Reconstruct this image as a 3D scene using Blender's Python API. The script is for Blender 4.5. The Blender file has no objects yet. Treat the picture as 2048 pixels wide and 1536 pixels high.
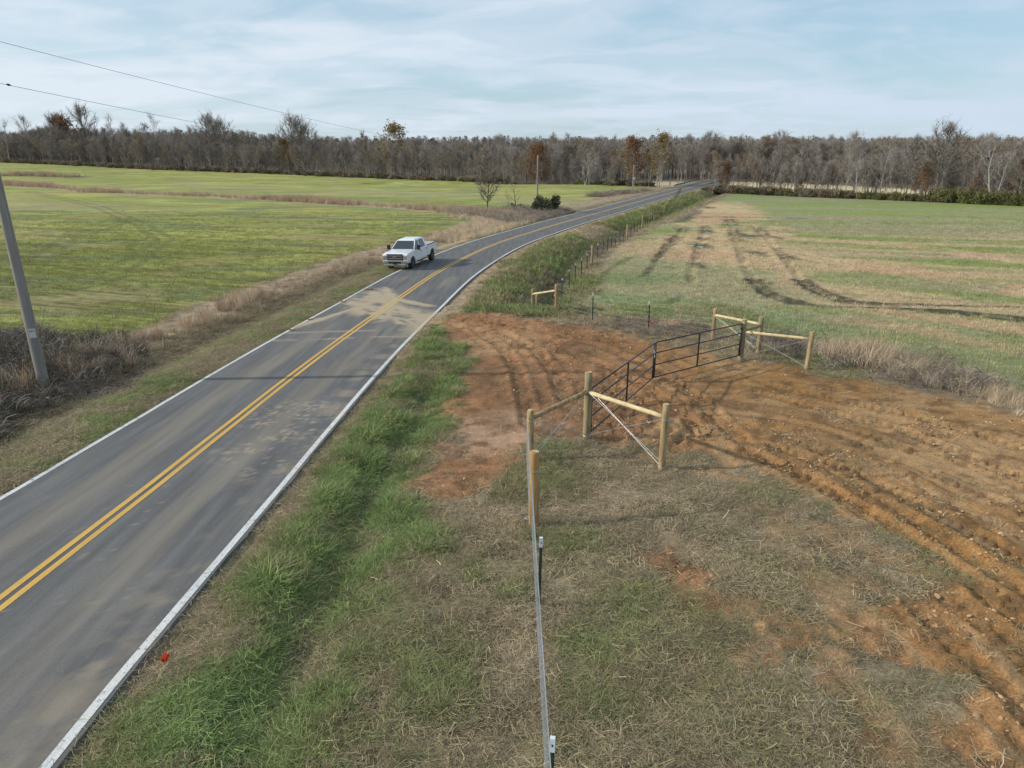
import bpy, bmesh, math, random
import numpy as np
from mathutils import Vector, Matrix, Euler

# ------------------------------------------------------------------ camera
SC = bpy.context.scene
COL = SC.collection
CAM_Z = 8.6
cam_d = bpy.data.cameras.new("camera")
cam_d.sensor_width = 36.0
cam_d.lens = 1420.0 / 2048.0 * 36.0
cam_d.clip_start = 0.1
cam_d.clip_end = 9000
cam = bpy.data.objects.new("camera", cam_d)
COL.objects.link(cam)
cam.location = (0, 0, CAM_Z)
cam.rotation_euler = (math.radians(90) - math.atan((768 - 297) / 1420.0), 0, 0)
SC.camera = cam

# ------------------------------------------------------------------ light
SUN_EL, SUN_AZ = math.radians(27), math.radians(180 + 4)      # azimuth measured from +X: light comes from the left
sun_d = bpy.data.lights.new("sun", 'SUN')
sun_d.energy = 3.9
sun_d.angle = math.radians(0.9)
sun_d.color = (1.0, 0.93, 0.82)
sun = bpy.data.objects.new("sun", sun_d)
COL.objects.link(sun)
to_sun = Vector((math.cos(SUN_EL) * math.cos(SUN_AZ), math.cos(SUN_EL) * math.sin(SUN_AZ), math.sin(SUN_EL)))
sun.rotation_euler = to_sun.to_track_quat('Z', 'Y').to_euler()

SC.view_settings.view_transform = 'Standard'
SC.view_settings.look = 'None'
SC.view_settings.gamma = 1.0
SC.view_settings.use_curve_mapping = False
SC.view_settings.exposure = 0.06
SC.render.engine = 'CYCLES'
SC.cycles.max_bounces = 5
SC.cycles.diffuse_bounces = 2
SC.cycles.glossy_bounces = 2
SC.cycles.transparent_max_bounces = 6
SC.cycles.use_denoising = True

def nd(nt, typ, **kw):
    n = nt.nodes.new(typ)
    for k, v in kw.items():
        if k in ('inp',):
            for a, b in v.items():
                n.inputs[a].default_value = b
        else:
            setattr(n, k, v)
    return n

world = bpy.data.worlds.new("World")
SC.world = world
world.use_nodes = True
nt = world.node_tree
nt.nodes.clear()
L = nt.links.new
tc = nd(nt, 'ShaderNodeTexCoord')
sky = nd(nt, 'ShaderNodeTexSky', sky_type='NISHITA')
sky.sun_disc = False
sky.sun_elevation = SUN_EL
sky.sun_rotation = math.radians(90) - SUN_AZ
sky.air_density = 1.0
sky.dust_density = 0.6
sky.ozone_density = 1.6
sep = nd(nt, 'ShaderNodeSeparateXYZ'); L(tc.outputs['Generated'], sep.inputs[0])
def wmath(op, a, b=None, clamp=False):
    m = nd(nt, 'ShaderNodeMath', operation=op, use_clamp=clamp)
    for i, v in enumerate((a, b)):
        if v is None: continue
        if isinstance(v, (int, float)): m.inputs[i].default_value = v
        else: L(v, m.inputs[i])
    return m.outputs[0]
zc = wmath('MAXIMUM', sep.outputs[2], 0.0)
den = wmath('ADD', zc, 0.16)
cx = wmath('DIVIDE', sep.outputs[0], den)
cy = wmath('DIVIDE', sep.outputs[1], den)
comb = nd(nt, 'ShaderNodeCombineXYZ'); L(cx, comb.inputs[0]); L(cy, comb.inputs[1])
def cloud(scale, sx, sy, rot, detail, dist, lo, hi, off=(0, 0, 0)):
    mp = nd(nt, 'ShaderNodeMapping'); L(comb.outputs[0], mp.inputs[0])
    mp.inputs['Scale'].default_value = (sx, sy, 1); mp.inputs['Rotation'].default_value = (0, 0, rot)
    mp.inputs['Location'].default_value = off
    n = nd(nt, 'ShaderNodeTexNoise'); n.inputs['Scale'].default_value = scale
    n.inputs['Detail'].default_value = detail; n.inputs['Roughness'].default_value = 0.55
    n.inputs['Distortion'].default_value = dist
    L(mp.outputs[0], n.inputs['Vector'])
    r = nd(nt, 'ShaderNodeMapRange'); r.interpolation_type = 'SMOOTHSTEP'
    r.inputs['From Min'].default_value = lo; r.inputs['From Max'].default_value = hi
    L(n.outputs[0], r.inputs['Value'])
    return r.outputs[0]
broad = cloud(0.42, 0.6, 1.0, 0.15, 4, 0.35, 0.34, 0.56, (2.2, 0.4, 0))
streak = cloud(0.8, 0.75, 1.15, 0.22, 9, 0.8, 0.40, 0.60, (5.1, 2.0, 0))
fine = cloud(2.3, 0.85, 1.15, -0.2, 9, 1.0, 0.40, 0.62, (0.3, 1.0, 0))
c1 = wmath('MULTIPLY', streak, 0.42)
c2 = wmath('MULTIPLY', broad, 0.45)
c3 = wmath('MULTIPLY', fine, 0.28)
cov = wmath('ADD', wmath('ADD', wmath('ADD', c1, c2), c3), 0.02, clamp=True)
# cloud colour: bright towards the sun (left), bluish grey away from it
lr = nd(nt, 'ShaderNodeMapRange'); lr.inputs['From Min'].default_value = -0.45; lr.inputs['From Max'].default_value = 0.6
L(sep.outputs[0], lr.inputs['Value'])
ccol = nd(nt, 'ShaderNodeMix', data_type='RGBA')
L(lr.outputs[0], ccol.inputs['Factor'])
ccol.inputs['A'].default_value = (0.715, 0.800, 0.885, 1)
ccol.inputs['B'].default_value = (0.590, 0.695, 0.830, 1)
skm = nd(nt, 'ShaderNodeVectorMath', operation='SCALE'); L(sky.outputs[0], skm.inputs[0]); skm.inputs['Scale'].default_value = 0.12
clr = nd(nt, 'ShaderNodeMix', data_type='RGBA'); clr.inputs['Factor'].default_value = 0.62
L(skm.outputs[0], clr.inputs['A']); clr.inputs['B'].default_value = (0.40, 0.610, 0.760, 1)
mx = nd(nt, 'ShaderNodeMix', data_type='RGBA')
L(cov, mx.inputs['Factor']); L(clr.outputs['Result'], mx.inputs['A']); L(ccol.outputs['Result'], mx.inputs['B'])
bg = nd(nt, 'ShaderNodeBackground'); bg.inputs['Strength'].default_value = 1.0
L(mx.outputs['Result'], bg.inputs['Color'])
wo = nd(nt, 'ShaderNodeOutputWorld'); L(bg.outputs[0], wo.inputs['Surface'])

# ------------------------------------------------------------------ helpers
random.seed(4)
RNG = np.random.default_rng(11)

def tag(o, label=None, cat=None, group=None, kind=None):
    if label: o['label'] = label
    if cat: o['category'] = cat
    if group: o['group'] = group
    if kind: o['kind'] = kind
    return o

def empty(name, loc=(0, 0, 0), rz=0.0):
    o = bpy.data.objects.new(name, None)
    COL.objects.link(o)
    o.location = loc
    o.rotation_euler = (0, 0, rz)
    o.empty_display_size = 0.3
    return o

def mesh_np(name, verts, quads=None, tris=None, mats=(), smooth=False, link=True, parent=None, attrs=None):
    verts = np.asarray(verts, dtype=np.float32).reshape(-1, 3)
    me = bpy.data.meshes.new(name)
    faces, sizes = [], []
    if quads is not None and len(quads):
        q = np.asarray(quads, dtype=np.int32).reshape(-1, 4); faces.append(q.ravel()); sizes.append(np.full(len(q), 4, np.int32))
    if tris is not None and len(tris):
        t = np.asarray(tris, dtype=np.int32).reshape(-1, 3); faces.append(t.ravel()); sizes.append(np.full(len(t), 3, np.int32))
    me.vertices.add(len(verts)); me.vertices.foreach_set('co', verts.ravel())
    if faces:
        fl = np.concatenate(faces); sz = np.concatenate(sizes)
        me.loops.add(len(fl)); me.loops.foreach_set('vertex_index', fl)
        me.polygons.add(len(sz))
        st = np.zeros(len(sz), np.int32); st[1:] = np.cumsum(sz)[:-1]
        me.polygons.foreach_set('loop_start', st)
        me.polygons.foreach_set('loop_total', sz)
        me.polygons.foreach_set('use_smooth', np.full(len(sz), smooth, dtype=bool))
    if attrs:
        for an, arr in attrs.items():
            arr = np.asarray(arr, dtype=np.float32)
            if arr.ndim == 2 and arr.shape[1] == 3:
                a = me.attributes.new(an, 'FLOAT_COLOR', 'POINT')
                rgba = np.ones((len(arr), 4), np.float32); rgba[:, :3] = arr
                a.data.foreach_set('color', rgba.ravel())
            else:
                a = me.attributes.new(an, 'FLOAT', 'POINT'); a.data.foreach_set('value', arr.ravel())
    me.update(calc_edges=True)
    for m in mats: me.materials.append(m)
    o = bpy.data.objects.new(name, me)
    if link: COL.objects.link(o)
    if parent is not None: o.parent = parent
    return o

class MB:
    """collects tubes and boxes, builds ONE mesh object"""
    def __init__(s): s.v = []; s.f = []
    def tube(s, pts, rad, n=6, cap=True):
        pts = [Vector(p) for p in pts]
        if isinstance(rad, (int, float)): rad = [rad] * len(pts)
        base = len(s.v)
        ref = None
        for i, p in enumerate(pts):
            t = (pts[min(i + 1, len(pts) - 1)] - pts[max(i - 1, 0)])
            if t.length < 1e-9: t = Vector((0, 0, 1))
            t.normalize()
            if ref is None:
                ref = Vector((1, 0, 0)) if abs(t.x) < 0.8 else Vector((0, 1, 0))
            a = t.cross(ref).normalized(); b = t.cross(a).normalized()
            ref = a.cross(t)
            for k in range(n):
                an = 2 * math.pi * k / n
                s.v.append(tuple(p + (a * math.cos(an) + b * math.sin(an)) * rad[i]))
        for i in range(len(pts) - 1):
            for k in range(n):
                s.f.append((base + i * n + k, base + i * n + (k + 1) % n, base + (i + 1) * n + (k + 1) % n, base + (i + 1) * n + k))
        if cap:
            s.f.append(tuple(base + k for k in reversed(range(n))))
            s.f.append(tuple(base + (len(pts) - 1) * n + k for k in range(n)))
    def box(s, c, d, M=None):
        b = len(s.v)
        for sx in (-1, 1):
            for sy in (-1, 1):
                for sz in (-1, 1):
                    p = Vector((c[0] + sx * d[0] / 2, c[1] + sy * d[1] / 2, c[2] + sz * d[2] / 2))
                    if M is not None: p = M @ p
                    s.v.append(tuple(p))
        for q in ((0, 1, 3, 2), (4, 6, 7, 5), (0, 4, 5, 1), (2, 3, 7, 6), (0, 2, 6, 4), (1, 5, 7, 3)):
            s.f.append(tuple(b + i for i in q))
    def poly(s, pts):
        b = len(s.v)
        for p in pts: s.v.append(tuple(p))
        s.f.append(tuple(range(b, b + len(pts))))
    def build(s, name, mat, parent=None, smooth=False, bevel=0.0, bseg=2):
        me = bpy.data.meshes.new(name)
        me.from_pydata(s.v, [], s.f)
        bm = bmesh.new(); bm.from_mesh(me)
        bmesh.ops.recalc_face_normals(bm, faces=bm.faces)
        bm.to_mesh(me); bm.free()
        if mat: me.materials.append(mat)
        if smooth:
            for p in me.polygons: p.use_smooth = len(p.vertices) == 4
        o = bpy.data.objects.new(name, me)
        COL.objects.link(o)
        if parent is not None: o.parent = parent
        if bevel > 0:
            b = o.modifiers.new('bevel', 'BEVEL'); b.width = bevel; b.segments = bseg; b.limit_method = 'ANGLE'; b.angle_limit = math.radians(35)
        return o

# ------------------------------------------------------------------ noise (numpy)
def _h(ix, iy, seed):
    h = (ix * 374761393 + iy * 668265263 + seed * 974634777) & 0xffffffff
    h = ((h ^ (h >> 13)) * 1274126177) & 0xffffffff
    h = ((h ^ (h >> 16)) * 2246822519) & 0xffffffff
    h = h ^ (h >> 15)
    return (h & 0xffffff) / float(0xffffff)
def vn(x, y, seed=0):
    x = np.asarray(x, dtype=np.float64); y = np.asarray(y, dtype=np.float64)
    ix = np.floor(x).astype(np.int64); iy = np.floor(y).astype(np.int64)
    fx = x - ix; fy = y - iy
    fx = fx * fx * (3 - 2 * fx); fy = fy * fy * (3 - 2 * fy)
    a = _h(ix, iy, seed); b = _h(ix + 1, iy, seed); c = _h(ix, iy + 1, seed); d = _h(ix + 1, iy + 1, seed)
    return (a * (1 - fx) + b * fx) * (1 - fy) + (c * (1 - fx) + d * fx) * fy
def fbm(x, y, seed=0, o=4, g=0.5):
    t = 0.0; a = 1.0; s = 0.0
    for i in range(o):
        t = t + a * vn(x * 2 ** i + 17.3 * i, y * 2 ** i - 9.1 * i, seed + i); s += a; a *= g
    return t / s
def ss(a, b, t):
    t = np.clip((t - a) / (b - a), 0, 1); return t * t * (3 - 2 * t)
def lerp(a, b, t): return a + (b - a) * t
def pld(X, Y, pts):
    """distance to a polyline, arc length along it, signed side"""
    D = np.full(X.shape, 1e9); S = np.zeros(X.shape); acc = 0.0; SG = np.zeros(X.shape)
    for (ax, ay), (bx, by) in zip(pts[:-1], pts[1:]):
        vx, vy = bx - ax, by - ay; l2 = vx * vx + vy * vy; l = math.sqrt(l2)
        t = np.clip(((X - ax) * vx + (Y - ay) * vy) / l2, 0, 1)
        dx, dy = X - (ax + t * vx), Y - (ay + t * vy)
        d = np.sqrt(dx * dx + dy * dy)
        m = d < D
        D = np.where(m, d, D); S = np.where(m, acc + t * l, S)
        SG = np.where(m, np.sign(vx * (Y - ay) - vy * (X - ax)) * d, SG)
        acc += l
    return D, S, SG
def sdp(X, Y, pts):
    """signed distance to a polygon, negative inside"""
    pts = list(pts)
    inside = np.zeros(X.shape, bool)
    n = len(pts)
    for i in range(n):
        (x1, y1), (x2, y2) = pts[i], pts[(i + 1) % n]
        if y1 == y2: continue
        c = ((y1 > Y) != (y2 > Y)) & (X < (x2 - x1) * (Y - y1) / (y2 - y1) + x1)
        inside ^= c
    D, _, _ = pld(X, Y, pts + [pts[0]])
    return np.where(inside, -D, D)

# ------------------------------------------------------------------ lie of the land
RC = [(-12, -8.62), (0, -8.56), (7, -8.50), (14, -8.35), (20, -8.20), (25.4, -7.94), (32.5, -7.45), (39, -6.85), (48.5, -5.95), (59, -4.35),
      (70, -2.15), (80.7, 0.75), (95, 5.5), (120, 14.9), (145, 25.0), (170, 35.2), (191, 43.9), (215, 53.8), (240, 64.2), (270, 76.8), (330, 102.0), (420, 140.0)]
_ry = np.array([p[0] for p in RC], float); _rx = np.array([p[1] for p in RC], float)
# smooth natural cubic through the control points
def _spline(xs, ys):
    n = len(xs); h = np.diff(xs); A = np.zeros((n, n)); r = np.zeros(n); A[0, 0] = A[-1, -1] = 1
    for i in range(1, n - 1):
        A[i, i - 1] = h[i - 1]; A[i, i] = 2 * (h[i - 1] + h[i]); A[i, i + 1] = h[i]
        r[i] = 6 * ((ys[i + 1] - ys[i]) / h[i] - (ys[i] - ys[i - 1]) / h[i - 1])
    return np.linalg.solve(A, r)
_rm = _spline(_ry, _rx)
def xc(y):
    y = np.clip(np.asarray(y, float), _ry[0], _ry[-1])
    i = np.clip(np.searchsorted(_ry, y) - 1, 0, len(_ry) - 2)
    h = _ry[i + 1] - _ry[i]; a = (_ry[i + 1] - y) / h; b = (y - _ry[i]) / h
    return a * _rx[i] + b * _rx[i + 1] + ((a ** 3 - a) * _rm[i] + (b ** 3 - b) * _rm[i + 1]) * h * h / 6
def road_u(x, y):
    g = (xc(y + .5) - xc(y - .5))
    return (x - xc(y)) / np.sqrt(1 + g * g)
HW = 3.12          # half width of the asphalt
def base(x, y):
    b = np.interp(y, [-10, 0, 8, 11, 15, 20, 32, 46, 60, 85, 120, 200, 3000], [2.0, 1.9, 1.6, 1.42, 1.17, .92, .5, .1, -.2, -.8, -1.3, -1.7, -1.7])
    return b + 3.4 * ss(230, 430, y) * (1 - ss(-150, 0, x))
CLAY = [(-3.62, 34.94), (-3.27, 36.78), (-1.35, 36.78), (0.56, 35.44), (2.91, 33.61), (5.01, 31.7), (6.31, 29.78), (8.15, 28.13), (8.95, 26.75), (11.1, 25.25), (13.33, 23.11), (15.71, 20.4), (17.5, 18.0), (6.62, 5.47), (5.32, 5.47), (5.36, 6.09), (5.51, 7.31), (5.43, 8.28), (4.95, 8.62), (4.41, 8.39), (3.87, 8.87), (3.84, 9.72), (4.92, 9.58), (6.03, 10.24), (6.97, 10.72), (7.53, 12.11), (7.03, 13.59), (6.11, 15.23), (5.69, 16.18), (4.03, 17.21), (2.12, 17.8), (0.47, 17.21), (0.07, 15.23), (-0.73, 14.5), (-2.2, 14.5), (-2.72, 14.95), (-2.21, 16.52), (-1.81, 19.27), (-2.06, 22.24), (-1.46, 26.9), (-2.97, 30.48)]
CLAY_SPOTS = [([(2.96, 11.42)], 0.42), ([(2.62, 11.8)], .2), ([(3.2, 11.06)], .25), ([(5.81, 6.97)], .5), ([(0.29, 14.37)], .12), ([(7.7, 34.94)], .5), ([(10.37, 33.73)], .4), ([(8.86, 32.56)], .4)]
TRK = [[(6.09, 17.05), (6.99, 15.09), (7.58, 12.98), (7.85, 11.33), (8.12, 9.51), (8.36, 7.49)], [(7.06, 17.21), (8.21, 15.7), (8.88, 13.46), (9.33, 11.24), (9.83, 9.64)],
       [(8.08, 22.82), (9.56, 20.67), (11.07, 18.82), (12.12, 15.23)], [(8.73, 23.74), (10.32, 21.72), (12.05, 20.1), (13.49, 17.21)],
       [(-1.74, 32.56), (-0.29, 28.59), (0.2, 25.07), (0.42, 21.72), (0.52, 19.27)], [(-0.56, 32.38), (0.96, 28.59), (1.57, 24.71), (1.72, 21.72)],
       [(-3.26, 33.73), (-0.55, 31.7), (2.0, 28.59), (3.86, 25.39), (4.97, 21.72), (5.43, 18.0)], [(-2.11, 34.94), (1.31, 32.38), (3.76, 29.31), (5.23, 25.76), (6.1, 21.72), (6.27, 17.21)],
       [(-3.07, 34.33), (-0.81, 33.14), (3.46, 30.48), (5.68, 28.13), (6.66, 25.39)], [(-2.56, 29.52), (-0.5, 28.59), (1.5, 26.9), (3.34, 25.76), (4.92, 24.05)]]
RUT = [[(17.39, 50.99), (16.85, 47.98), (16.46, 44.91), (17.0, 42.4), (17.84, 39.88), (19.56, 39.53), (22.59, 38.16), (26.12, 35.44)], [(20.88, 50.99), (20.31, 47.98), (20.13, 45.3), (20.42, 42.4), (21.95, 41.37), (25.47, 40.72), (29.09, 39.73)],
       [(19.5, 37.9), (21.21, 35.69), (22.56, 32.9), (23.26, 31.31)], [(17.39, 50.99), (19.26, 59.17), (22.49, 71.11), (28.02, 91.7), (35.33, 118.51)], [(20.88, 50.99), (23.07, 59.17), (25.73, 68.83), (29.88, 85.21), (34.24, 103.3)],
       [(12.41, 61.99), (14.36, 68.36), (17.59, 78.92), (22.62, 95.21)], [(12.68, 49.85), (13.69, 54.65), (16.62, 64.6), (21.71, 81.94), (26.55, 99.17)], [(25.82, 57.36), (28.16, 54.37), (30.45, 50.99), (31.6, 43.37)],
       [(10.89, 44.29), (9.48, 42.1), (8.64, 42.4)], [(30.61, 118.51), (38.37, 117.32), (45.59, 115.15)], [(53.82, 103.3), (56.05, 98.33), (58.31, 93.12), (60.34, 90.31)],
       [(10.0, 53.34), (13.77, 66.63), (18.25, 81.94)], [(5.5, 45.3), (5.82, 49.59), (7.53, 56.09), (10.66, 64.6)], [(24.4, 107.05), (28.73, 119.52), (34.85, 138.75)]]
TBAND = [([(30.92, 81.94), (37.68, 78.39), (41.85, 70.14), (44.15, 61.57)], 1.6), ([(25.88, 64.27), (30.27, 57.96), (32.0, 51.79), (33.37, 45.94)], 1.9), ([(18.7, 39.25), (21.14, 37.04), (22.98, 34.82), (24.37, 32.9)], .9), ([(17.02, 34.94), (19.36, 32.38), (21.38, 28.59)], .8), ([(21.13, 48.48), (23.99, 45.94), (27.57, 44.29)], 1.0)]
TPOLY = [[(33.53, 103.3), (35.5, 96.84), (26.8, 66.63), (21.13, 48.48), (19.8, 40.72), (17.58, 42.1), (20.89, 57.66), (25.2, 76.14)], [(11.92, 64.6), (17.96, 81.94), (26.77, 103.3), (29.98, 95.21), (23.58, 71.11), (17.89, 53.34), (16.19, 42.4), (17.41, 39.53), (13.57, 39.88), (12.74, 45.3), (11.53, 48.48)], [(35.12, 150.73), (43.5, 160.99), (49.02, 150.73), (39.76, 110.93), (24.93, 101.56)]]
SPLIT = [(10.67, 29.52), (12.16, 27.88), (13.06, 26.28), (14.1, 24.58), (14.7, 22.53), (15.51, 20.1), (16.81, 17.21)]

def clayf(X, Y):
    j = (fbm(X * 1.3, Y * 1.3, 5, 4) - .5) * 1.5
    d = sdp(X, Y, CLAY) + j
    d = d + (fbm(X * .55, Y * .55, 8, 4, .6) - .5) * 3.4 * ss(2.5, 4.5, X) * (Y < 17) + (fbm(X * 3.1, Y * 3.1, 9, 3) - .5) * .9
    for (c, r) in CLAY_SPOTS:
        (px, py), = c
        d = np.minimum(d, np.sqrt((X - px) ** 2 + ((Y - py) * .8) ** 2) - r + j * .6)
    return 1 - ss(-.22, .16, d)

def height(X, Y, micro=True):
    X = np.asarray(X, float); Y = np.asarray(Y, float)
    z = base(X, Y)
    u = road_u(X, Y); dr = u - HW; dl = -u - HW
    road = (np.abs(u) < HW)
    n1 = fbm(X * .25, Y * .25, 31, 3) - .5
    # drive comes in level with the road
    drive = ss(-2.6, -.4, -sdp(X, Y, [(-6, 30.5), (-6, 38.0), (3, 36.5), (12, 26), (16, 20), (10, 8), (6, 10), (2, 17), (-1, 25)]))
    rside = ss(0, .9, dr)
    near = (1 - ss(31, 34, Y))
    z = z - .10 * ss(-.12, .12, dr) * (1 - drive) - .10 * ss(-.12, .12, dl) + .0
    z = z - near * .22 * np.exp(-((dr - 2.15 + n1 * .6) / .65) ** 2) * (1 - drive) * (Y < 60)
    z = z + near * .10 * np.exp(-((dr - 1.1) / .5) ** 2)
    far = ss(37.5, 42, Y)
    z = z - far * (.85 * np.exp(-((dr - 5.6) / 1.3) ** 2) + .35 * ss(.5, 4, dr)) * (1 - ss(180, 215, Y))
    z = z + far * .25 * np.exp(-((dr - 2.4) / 1.2) ** 2)
    z = z - .38 * np.exp(-((dl - 3.4 + n1) / 1.1) ** 2) * (1 - ss(80, 110, Y)) - .12 * ss(.3, 4, dl)
    # creek under the bridge
    cd, _, _ = pld(X, Y, [(-40, 236), (20, 236), (60, 226), (90, 205), (150, 168)])
    z = z - 2.4 * (1 - ss(3, 9, cd))
    z = z - .35 * ss(0, 3, dr) * ss(90, 130, Y) * (1 - ss(205, 230, Y))
    z = np.where(road, base(X, Y) - .10, z)
    if micro:
        cl = clayf(X, Y)
        off = (~road)
        z = z + off * (1 - cl) * ((fbm(X * 1.1, Y * 1.1, 40, 3) - .5) * .09 + (fbm(X * 4, Y * 4, 43, 2) - .5) * .05 * (Y < 60)) * ss(0, .8, np.maximum(dr, dl))
        nearm = (Y < 45)
        lump = (fbm(X * 2.2, Y * 2.2, 50, 4, .62) - .5)
        calm = ss(.35, .65, fbm(X * .22 + 3, Y * .22, 57, 2))
        rid = 1 - np.abs(2 * fbm(X * 3.1, Y * 3.1, 61, 3, .6) - 1)
        z = z + off * cl * nearm * ((lump * .32 + (rid - .6) * .13) * (1 - .75 * calm) * (1 - .58 * ss(4, 8, X))) * (1 - .85 * (dr < .5))
        m = nearm & (X > -6) & (X < 30) & (Y > 3)
        xs, ys = X[m], Y[m]; add = np.zeros(xs.shape)
        for i, t in enumerate(TRK):
            d, s, sg = pld(xs, ys, t)
            w = .27
            inside = 1 - ss(w * .75, w * 1.1, d)
            berm = np.exp(-((d - w * 1.35) / .10) ** 2)
            lug = ss(-.1, .5, np.sin(s * 2 * math.pi / .27 + np.abs(sg) * 9))
            add += inside * (-.06 + .06 * lug) + berm * .045
        d, s, sg = pld(xs, ys, TRK[0])
        right = ss(2.5, 4.5, xs) * (1 - ss(4.5, 6.5, d))
        add += right * ((fbm(sg * 3.2, s * .35, 190, 3) - .5) * .11)
        for k in range(-2, 6):
            dk = np.abs(sg - k * .82 - .15 * np.sin(s * .5 + k)); on = ss(.38, .55, vn(s * .30, 0 * s + k * 3.1, 195 + k) + .08)
            add += right * on * (1 - ss(.15, .22, dk)) * (-.045 + .06 * ss(.1, .5, np.sin(s * 2 * math.pi / .30 + k)))
            add += right * on * np.exp(-((dk - .27) / .06) ** 2) * .03
        z[m] += add * cl[m]
        # lug prints pressed through the thatch
        (px, py), = [(6.24, 11.42)]
        lz = np.exp(-(((X - px) / 1.6) ** 2 + ((Y - py) / 1.3) ** 2) ** 2)
        z = z + lz * .035 * np.sin((X * .75 + Y * .65) * 2 * math.pi / .24)
        # field ruts
        m = (Y > 28) & (Y < 105) & (X > 2)
        xs, ys = X[m], Y[m]; add = np.zeros(xs.shape)
        for t in RUT[:9]:
            d, s, sg = pld(xs, ys, t)
            add += -.07 * (1 - ss(.15, .4, d)) + .05 * np.exp(-((d - .5) / .2) ** 2)
        z[m] += add
    return z
def H(x, y): return float(height(np.array([x], float), np.array([y], float), True)[0])

# ------------------------------------------------------------------ materials
def principled(name, col, rough=0.8, metal=0.0, spec=0.3):
    m = bpy.data.materials.new(name); m.use_nodes = True
    b = m.node_tree.nodes['Principled BSDF']
    b.inputs['Base Color'].default_value = (*col, 1); b.inputs['Roughness'].default_value = rough
    b.inputs['Metallic'].default_value = metal; b.inputs['Specular IOR Level'].default_value = spec
    return m, m.node_tree, b
def noisy(name, c1, c2, scale=8.0, rough=0.8, stretch=(1, 1, 1), bump=0.0, metal=0.0, spec=0.3, detail=5, lo=.35, hi=.65, c3=None, s3=40.0):
    """two (or three) tone noise over object coordinates"""
    m, t, b = principled(name, c1, rough, metal, spec); K = t.links.new
    tc = nd(t, 'ShaderNodeTexCoord'); mp = nd(t, 'ShaderNodeMapping'); mp.inputs['Scale'].default_value = stretch
    K(tc.outputs['Object'], mp.inputs[0])
    n = nd(t, 'ShaderNodeTexNoise'); n.inputs['Scale'].default_value = scale; n.inputs['Detail'].default_value = detail; K(mp.outputs[0], n.inputs['Vector'])
    r = nd(t, 'ShaderNodeMapRange'); r.inputs['From Min'].default_value = lo; r.inputs['From Max'].default_value = hi; K(n.outputs[0], r.inputs['Value'])
    x = nd(t, 'ShaderNodeMix', data_type='RGBA'); x.inputs['A'].default_value = (*c1, 1); x.inputs['B'].default_value = (*c2, 1); K(r.outputs[0], x.inputs['Factor'])
    out = x.outputs['Result']
    if c3:
        n3 = nd(t, 'ShaderNodeTexNoise'); n3.inputs['Scale'].default_value = s3; n3.inputs['Detail'].default_value = 3; K(mp.outputs[0], n3.inputs['Vector'])
        r3 = nd(t, 'ShaderNodeMapRange'); r3.inputs['From Min'].default_value = .52; r3.inputs['From Max'].default_value = .7; K(n3.outputs[0], r3.inputs['Value'])
        x3 = nd(t, 'ShaderNodeMix', data_type='RGBA'); K(out, x3.inputs['A']); x3.inputs['B'].default_value = (*c3, 1); K(r3.outputs[0], x3.inputs['Factor'])
        out = x3.outputs['Result']
    K(out, b.inputs['Base Color'])
    if bump:
        bp = nd(t, 'ShaderNodeBump'); bp.inputs['Strength'].default_value = bump; bp.inputs['Distance'].default_value = .02
        K(n.outputs[0], bp.inputs['Height']); K(bp.outputs[0], b.inputs['Normal'])
    return m
def tint_mat(name, stops, rough=0.75, trans=0.25, attr='tint', bright=0.35, val=(0.6, 1.35)):
    """foliage: colour ramp over an instance attribute, brightness varied per instance"""
    m, t, b = principled(name, stops[0][1], rough, 0, .25); K = t.links.new
    a = nd(t, 'ShaderNodeAttribute', attribute_name=attr, attribute_type='INSTANCER')
    r = nd(t, 'ShaderNodeValToRGB'); e = r.color_ramp.elements
    while len(e) > 1: e.remove(e[-1])
    e[0].position = stops[0][0]; e[0].color = (*stops[0][1], 1)
    for p, c in stops[1:]:
        q = e.new(p); q.color = (*c, 1)
    K(a.outputs['Fac'], r.inputs[0])
    oi = nd(t, 'ShaderNodeObjectInfo')
    mr = nd(t, 'ShaderNodeMapRange'); mr.inputs['To Min'].default_value = val[0]; mr.inputs['To Max'].default_value = val[1]; K(oi.outputs['Random'], mr.inputs['Value'])
    g = nd(t, 'ShaderNodeNewGeometry')
    mr2 = nd(t, 'ShaderNodeMapRange'); mr2.inputs['To Min'].default_value = .7; mr2.inputs['To Max'].default_value = 1.3; K(g.outputs['Random Per Island'], mr2.inputs['Value'])
    mm = nd(t, 'ShaderNodeMath', operation='MULTIPLY'); K(mr.outputs[0], mm.inputs[0]); K(mr2.outputs[0], mm.inputs[1])
    vm = nd(t, 'ShaderNodeVectorMath', operation='SCALE'); K(r.outputs[0], vm.inputs[0]); K(mm.outputs[0], vm.inputs['Scale'])
    K(vm.outputs[0], b.inputs['Base Color'])
    tr = nd(t, 'ShaderNodeBsdfTranslucent'); K(vm.outputs[0], tr.inputs[0])
    mxs = nd(t, 'ShaderNodeMixShader'); mxs.inputs[0].default_value = trans
    K(b.outputs[0], mxs.inputs[1]); K(tr.outputs[0], mxs.inputs[2]); K(mxs.outputs[0], t.nodes['Material Output'].inputs['Surface'])
    return m

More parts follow.
